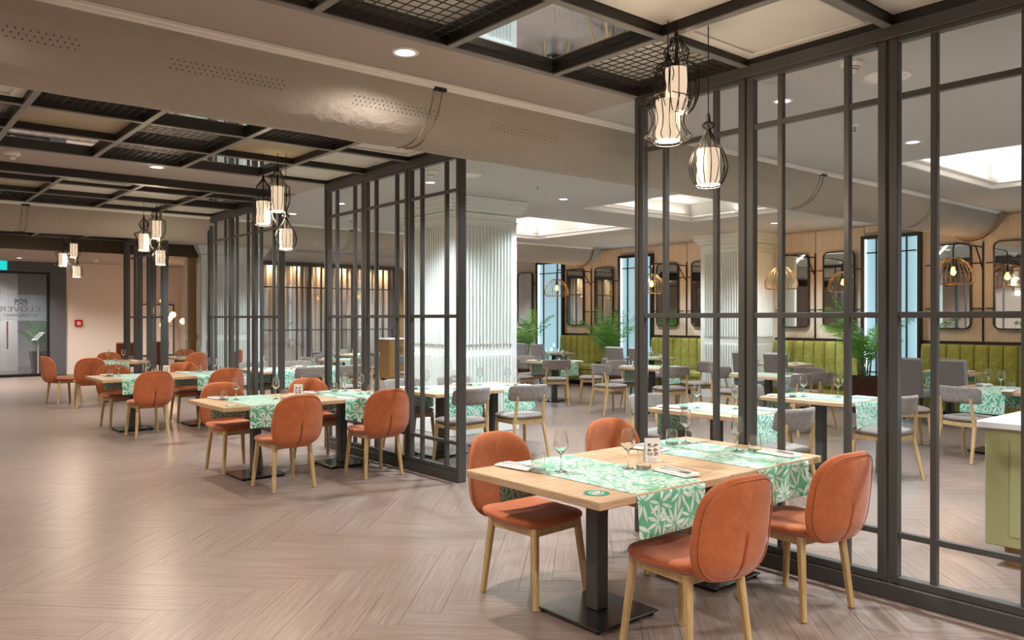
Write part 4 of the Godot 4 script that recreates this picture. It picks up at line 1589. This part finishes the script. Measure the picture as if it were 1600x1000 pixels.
func build_small_things() -> void:
	# olive counter behind the first screen
	var t := thing("service_counter", "olive panelled counter with white stone top beyond the screen", "counter", V(5.98, 0, 1.05))
	var st := B()
	box(st, Vector3(0, 0.50, 0), Vector3(0.80, 0.74, 1.84), 0.006)
	part("body", done(st), M.olive, t)
	st = B()
	box(st, Vector3(-0.403, 0.50, 0), Vector3(0.012, 0.60, 1.55), 0.004)
	box(st, Vector3(0, 0.50, -0.922), Vector3(0.56, 0.60, 0.012), 0.004)
	part("door_panel", done(st), M.olive, t)
	st = B()
	box(st, Vector3(0, 0.065, 0), Vector3(0.66, 0.13, 1.66), 0.004)
	part("plinth", done(st), M.wood_panel, t)
	st = B()
	box(st, Vector3(0, 0.893, 0), Vector3(0.86, 0.045, 1.92), 0.006)
	part("top_slab", done(st), M.stone, t)
	var bk := thing("menu_booklet", "open menu booklet lying on the white stone counter top", "menu", V(5.98, 0.917, 1.62), 0.5)
	st = B()
	box(st, Vector3(-0.075, 0.003, 0), Vector3(0.15, 0.005, 0.21), 0.001, Basis(Vector3(0, 0, 1), 0.03))
	part("page", done(st), M.paper, bk)
	st = B()
	box(st, Vector3(0.075, 0.003, 0), Vector3(0.15, 0.005, 0.21), 0.001, Basis(Vector3(0, 0, 1), -0.03))
	part("page", done(st), M.card, bk)
	# oak service cabinet before the curtains
	var cb := thing("service_cabinet", "oak service cabinet with pale top by the curtained glazing", "cabinet", V(10.75, 0, 17.55))
	st = B()
	box(st, Vector3(0, 0.53, 0), Vector3(0.7, 0.98, 0.5), 0.006)
	part("body", done(st), M.wood_panel, cb)
	st = B()
	box(st, Vector3(0, 1.04, 0), Vector3(0.78, 0.04, 0.56), 0.006)
	part("top", done(st), M.stone, cb)
	for s in [-1, 1]:
		st = B()
		box(st, Vector3(s * 0.17, 0.53, 0.254), Vector3(0.325, 0.90, 0.014), 0.003)
		var dr := part("door", done(st), M.wood_panel, cb)
		st = B()
		tube(st, [Vector3(s * 0.03, 0.70, 0.275), Vector3(s * 0.03, 0.84, 0.275)], 0.006, 6)
		part("handle", done(st), M.dark, dr)
	st = B()
	box(st, Vector3(0, 0.02, 0), Vector3(0.62, 0.04, 0.42))
	part("plinth", done(st), M.dark, cb)
	put("wine", "stemmed wine glass standing on the oak service cabinet", V(10.72, 1.062, 17.5), 0.0, "wine glasses")
	# fire call point
	t = thing("fire_call_point", "red fire alarm call point on the beige wall", "fire alarm", V(4.91, 1.43, NF - 0.03))
	st = B()
	box(st, Vector3(0, 0, 0), Vector3(0.19, 0.19, 0.05), 0.01)
	part("case", done(st), M.red, t)
	st = B()
	box(st, Vector3(0, -0.005, 0.028), Vector3(0.085, 0.085, 0.008), 0.002)
	part("button_plate", done(st), M.white, t)
	st = B()
	lathe(st, [[0.018, 0], [0.018, 0.004], [0, 0.004]], 12)
	part("button", done(st), M.dark, t, Vector3(0, -0.005, 0.032), Basis(Vector3.RIGHT, PI / 2))
	# exit sign
	t = thing("exit_sign", "lit cyan exit sign above the glass entrance", "sign", V(3.03, 2.96, NF - 0.12))
	st = B()
	box(st, Vector3(0, 0, 0), Vector3(0.34, 0.24, 0.05), 0.006)
	part("lit_sign", done(st), M.exit, t)
	st = B()
	box(st, Vector3(0, 0.135, 0), Vector3(0.05, 0.03, 0.04))
	part("bracket", done(st), M.white, t)
	# framed picture in the reception
	t = thing("framed_picture", "large pale picture in a thin dark frame on the beige wall", "picture", V(6.91, 1.22, NF - 0.02))
	st = B()
	box(st, Vector3(0, 0, 0), Vector3(1.06, 1.46, 0.02))
	part("print", done(st), M.paper, t)
	st = B()
	for s in [-1, 1]:
		box(st, Vector3(s * 0.54, 0, 0.005), Vector3(0.03, 1.52, 0.04), 0.004)
		box(st, Vector3(0, s * 0.745, 0.005), Vector3(1.06, 0.03, 0.04), 0.004)
	part("frame", done(st), M.dark, t)
	# globe floor lamp
	t = thing("globe_floor_lamp", "brass floor lamp with glowing globes beside the framed picture", "floor lamp", V(6.62, 0, 22.9))
	st = B()
	lathe(st, [[0.0, 0.0], [0.17, 0.0], [0.17, 0.015], [0.02, 0.03], [0.012, 0.05]], 20)
	part("base", done(st), M.brass, t)
	st = B()
	tube(st, [Vector3(0, 0.04, 0), Vector3(0, 1.95, 0)], 0.011, 8)
	part("pole", done(st), M.brass, t)
	for g in [[0.0, 1.98, 0.0], [0.22, 1.60, 0.1], [-0.26, 1.72, -0.05], [-0.05, 1.32, 0.16], [0.55, 1.42, -0.1], [0.10, 1.48, 0.12]]:
		var gp := Vector3(g[0], g[1], g[2])
		st = B()
		tube(st, [Vector3(0, g[1] - 0.06, 0), gp + Vector3(0, -0.06, 0), gp], 0.007, 6)
		part("arm", done(st), M.brass, t)
		st = B(true)
		var gpr := []
		for i in 11:
			gpr.append([sin(PI * i / 10.0) * 0.085, -cos(PI * i / 10.0) * 0.085])
		lathe(st, gpr, 18, gp + Vector3(0, 0.06, 0))
		part("globe_lamp", done(st), M.globe, t)
	omni(t, Vector3(0.1, 1.6, 0.25), 1.2, Color(1.0, 0.84, 0.64), 0.1)
	# glass entrance with bronze lettering read from outside
	st = B()
	for x in [1.43, 4.17]:
		span(st, x - 0.03, x + 0.03, 0, 2.82, NF - 0.01, NF + 0.05, 0.004)
	span(st, 1.46, 4.14, 2.76, 2.82, NF - 0.01, NF + 0.05, 0.004)
	span(st, 1.46, 4.14, 0.0, 0.07, NF - 0.01, NF + 0.05, 0.004)
	var dr2 := struct("door_1", done(st), M.black, "glass entrance door with bronze lettering seen from behind")
	for e in [[1.46, 2.78], [2.80, 4.14]]:
		st = B()
		for p in [V(e[0], 0.07, NF + 0.02), V(e[1], 0.07, NF + 0.02), V(e[1], 2.76, NF + 0.02), V(e[0], 0.07, NF + 0.02), V(e[1], 2.76, NF + 0.02), V(e[0], 2.76, NF + 0.02)]:
			st.add_vertex(p)
		part("pane", done(st), M.door_glass, dr2)
	st = B()
	for p in [V(2.80, 1.50, NF + 0.035), V(4.14, 1.50, NF + 0.035), V(4.14, 2.2, NF + 0.035), V(2.80, 1.50, NF + 0.035), V(4.14, 2.2, NF + 0.035), V(2.80, 2.2, NF + 0.035)]:
		st.add_vertex(p)
	part("frosted_band", done(st), M.frost, dr2)
	for e in [["CLOVER", 0.135, 1.79, 1.5], ["RESTAURANT", 0.08, 1.625, 1.3]]:
		var tm := TextMesh.new()
		var sf := SystemFont.new()
		sf.font_names = PackedStringArray(["Droid Sans"])
		tm.font = sf
		tm.text = e[0]
		tm.font_size = 64
		tm.pixel_size = e[1] / 48.0
		tm.depth = 0.006
		var o := part("lettering", tm, M.bronze, dr2, V(3.53, e[2] + 0.02, NF + 0.028), Basis(Vector3.UP, PI).scaled(Vector3(e[3], 1, 1)))
		o.set_meta("label", "bronze lettering reversed on the glass")
	st = B()
	for e in [[-0.13, -0.04, 0.0, 0.06], [0.0, 0.06, 0.13, -0.04], [-0.08, -0.10, 0.0, -0.03], [0.0, -0.03, 0.08, -0.10], [-0.13, -0.10, -0.13, 0.06], [0.13, -0.10, 0.13, 0.06], [-0.13, 0.06, -0.05, -0.005], [0.13, 0.06, 0.05, -0.005]]:
		tube(st, [V(3.53 + e[0], 2.02 + e[1], NF + 0.027), V(3.53 + e[2], 2.02 + e[3], NF + 0.027)], 0.009, 4)
	lathe(st, [[0.0, -0.012], [0.009, 0.0], [0.0, 0.016]], 6, V(3.53, 2.12, NF + 0.027))
	part("emblem", done(st), M.bronze, dr2)
	st = B()
	tube(st, [V(3.22, 0.75, NF - 0.02), V(3.22, 1.48, NF - 0.02)], 0.018, 8)
	part("pull_handle", done(st), M.brass, dr2)
	# lobby things
	palm("leafy plant in brown pot seen through the glass entrance", 4.25, 26.6, 0.85, 9)
	t = thing("sign_stand", "white slanted sign stand on round base behind the entrance glass", "sign stand", V(4.02, 0.004, 25.35))
	st = B()
	lathe(st, [[0.0, 0.0], [0.19, 0.0], [0.19, 0.015], [0.03, 0.03], [0.0, 0.03]], 24)
	part("base", done(st), M.white, t)
	st = B()
	tube(st, [Vector3(0, 0.02, 0), Vector3(0, 1.0, 0)], 0.016, 8)
	part("pole", done(st), M.white, t)
	var sb := Basis(Vector3.UP, 0.4) * Basis(Vector3(0, 0, 1), 0.75)
	st = B()
	box(st, Vector3(0.0, 1.06, 0), Vector3(0.32, 0.02, 0.24), 0.004, sb)
	part("sign_board", done(st), M.white, t)
	st = B()
	box(st, Vector3(-0.008, 1.071, 0), Vector3(0.24, 0.004, 0.17), 0.0, sb)
	part("notice", done(st), M.grey_flat, t)
	# ceiling fittings
	for e in [[1.233, 9.147, "beside the header beam"], [4.949, 7.334, "inside the second screen"], [4.899, 2.505, "inside the counter-end screen"], [4.955, 23.0, "near the entrance"]]:
		t = thing("smoke_detector", "white cone-shaped smoke detector on the ceiling " + e[2], "smoke detector", V(e[0], HC if e[1] < 18.0 else 3.09, e[1]), 0.0, "smoke detectors")
		st = B()
		lathe(st, [[0.0, -0.075], [0.022, -0.07], [0.03, -0.055], [0.062, -0.03], [0.07, -0.018], [0.07, 0.0]], 20)
		part("sensor_cone", done(st), M.white, t)
		st = B()
		for k in 2:
			var ring := []
			for i in 16:
				ring.append(Vector3(cos(TAU * i / 16) * (0.038 + 0.012 * k), -0.052 + 0.012 * k, sin(TAU * i / 16) * (0.038 + 0.012 * k)))
			tube(st, ring, 0.0025, 4, true)
		part("slot", done(st), M.dark, t)
	for e in [[5.367, 2.499, "inside the counter-end screen"], [5.411, 7.255, "inside the second screen"]]:
		t = thing("ceiling_speaker", "round flat white speaker in the ceiling " + e[2], "speaker", V(e[0], HC, e[1]), 0.0, "ceiling speakers")
		st = B(true)
		lathe(st, [[0.0, -0.012], [0.125, -0.012], [0.128, -0.008]], 28)
		part("grille", done(st), M.white, t)
		st = B(true)
		lathe(st, [[0.130, -0.008], [0.135, -0.016], [0.15, -0.012], [0.152, 0.0]], 28)
		part("rim", done(st), M.white, t)
	for e in [[6.441, 7.242, "between second screen and pillar"], [6.51, 3.301, "above the table behind the counter-end screen"], [6.326, 11.73, "behind the third screen"], [9.6, 5.2, "between the two trays by the counter"]]:
		t = thing("sprinkler", "small pendent sprinkler head " + e[2], "sprinkler", V(e[0], HC, e[1]), 0.0, "sprinkler heads")
		st = B()
		lathe(st, [[0.0, -0.012], [0.03, -0.01], [0.035, 0.0]], 14)
		part("plate", done(st), M.white, t)
		st = B()
		lathe(st, [[0.0, -0.06], [0.018, -0.058], [0.018, -0.052], [0.006, -0.045], [0.009, -0.03], [0.008, -0.01]], 10)
		part("head", done(st), M.steel, t)

func build_lights() -> void:
	var warm := Color(1.0, 0.965, 0.93)
	var cool := Color(0.92, 0.965, 1.0)
	var e1 := 14.8
	var e2 := 19.0
	for e in [[2.62, 4.167, "beside the near air duct, next to the ceiling grid"], [0.1, 4.167, "in the strip by the near air duct, aisle side"], [-2.4, 4.167, "in the strip by the near air duct, outer side"], [2.55, 9.04, "beside the header beam"], [0.0, 9.04, "along the header beam, aisle side"], [-2.6, 9.04, "along the header beam, outer side"], [2.6, 14.75, "beyond the second air duct"], [0.0, 14.75, "beyond the second air duct, aisle side"], [-2.6, 14.75, "beyond the second air duct, outer side"]]:
		downlight("round recessed downlight " + e[2], e[0], e[1], e1, warm, HC, 0.085, 76.0)
	for e in [[3.9, -1.05], [2.6, -1.05], [1.3, -1.05], [0.0, -1.6], [-2.6, -1.6], [2.6, -4.0], [0.0, -4.0], [-3.2, 1.0], [-4.6, 6.5], [-4.6, 11.0]]:  # out of view, added as fill to brighten the aisle floor
		downlight("added unseen downlight in the outer aisle ceiling", e[0], e[1], e1, warm, HC, 0.085, 76.0)
	for e in [[3.98, 21.1], [3.3, 23.4], [1.5, 21.1], [5.8, 22.3], [-1.0, 21.1]]:
		downlight("round recessed downlight in the low ceiling before the entrance", e[0], e[1], 20.0, Color(1.0, 0.955, 0.91), 3.09, 0.085, 66.0)
	for e in [[5.38, 3.285, "behind the counter-end screen"], [7.56, 3.28, "beside the bright tray by the counter"], [5.36, 7.966, "behind the second screen"], [7.51, 7.913, "between fluted pillar and dim tray"], [5.37, 10.245, "between second and third screens"], [5.32, 11.737, "behind the third screen"]]:
		downlight("round recessed downlight in the grey ceiling " + e[2], e[0], e[1], e2, cool, HC, 0.075, 64.0)
	for e in [[5.38, 1.0], [5.38, 6.0], [7.5, 11.7], [7.5, 5.6], [5.4, 14.5], [7.6, 16.4], [9.6, 14.8], [10.2, 17.2], [12.1, 13.2], [12.1, 10.6], [12.2, 7.6], [12.2, 5.0], [9.7, 4.9], [12.0, 2.0], [7.6, 0.6], [9.8, -1.0], [12.2, 16.2]]:  # leading pair added to light the aisle floor through the screens
		downlight("round recessed downlight, real and added fill alike, in the grey dining room ceiling", e[0], e[1], e2, cool, HC, 0.075, 64.0)
	for e in [[9.445, 7.5, "dim"], [9.6, 10.9, "bright"]]:
		downlight("round recessed downlight in the white top of the " + e[2] + " ceiling tray", e[0], e[1], 8.0, cool, 3.5, 0.075, 50.0)
	for x in [7.9, 8.55, 9.2, 9.85, 10.5, 11.0]:
		downlight("small warm downlight above the pale curtains", x, 18.63, 3.0, Color(1.0, 0.85, 0.68), 3.0, 0.04, 60.0)
	var t := thing("added_lobby_lamp", "added unseen ceiling lamp in the entrance lobby", "ceiling lamp", V(2.3, 3.09, 26.4))  # out of view, added to brighten the lobby behind the glass
	var st := B(true)
	lathe(st, [[0.0, -0.05], [0.2, -0.05], [0.22, -0.03], [0.22, 0.0]], 20)
	part("lamp_disc", done(st), M.lens, t)
	spot(t, Vector3(0, -0.07, 0), Vector3.DOWN, 38.0, 80.0, Color(0.95, 0.97, 1.0), 0.15)

func _ready() -> void:
	rng.seed = 1
	setup_view()
	make_materials()
	build_floor()
	build_ceiling()
	build_grids()
	build_duct("half-round beige fabric air duct along the ceiling between the first two screens", 4.57, -6.0, 13.45, [3.15, 8.3, -2.0, 11.2], [-0.6, 0.60, 1.72, 2.86, 4.0, 5.14, 6.3, 7.4])
	build_duct("half-round beige fabric air duct along the ceiling beyond the third screen", 12.93, -6.0, 13.2, [1.9, 7.0, -3.0], [])
	build_walls()
	build_columns()
	build_screens()
	build_lights()
	var cl := [[[3.566, 2.554, 2.899], [3.603, 2.721, 2.868], [3.742, 2.311, 2.752]], [[3.259, 2.515, 7.893], [3.372, 2.653, 7.799], [3.438, 2.266, 7.744]], [[3.261, 2.53, 12.2], [3.402, 2.705, 12.082], [3.445, 2.327, 12.047]], [[3.053, 2.523, 16.721], [3.209, 2.69, 16.591], [3.25, 2.321, 16.557]]]
	for g in 4:
		for i in 3:
			var p: Array = cl[g][i]
			pendant(["hourglass", "barrel", "teardrop"][i], ["waisted hourglass", "straight barrel", "low teardrop"][i] + " wire pendant over tables by " + SCR[g], V(p[0], p[1], p[2]))
	for i in 4:
		cage_lamp("brass wire dome lamp on wall arm " + ["between the two far windows", "left of the wall pillar", "right of the wall pillar", "beyond the counter"][i], POLES[i])
	for g in 3:
		aisle_group(g, [3.055, 3.115, 3.06][g], [2.46, 7.24, 11.52][g])
	build_dining()
	build_mirrors()
	palm("feathery palm in brown pot before the far window by the pillar", 12.98, 15.0, 1.0, 1)
	palm("feathery palm in brown pot before the window between the banquettes", 12.95, 12.15, 1.08, 2)
	palm("feathery palm in brown pot before the window beyond the wall pillar", 12.98, 6.42, 1.1, 3)
	palm("feathery palm in brown pot before the window past the last banquette", 12.95, 3.4, 1.05, 4)
	build_small_things()
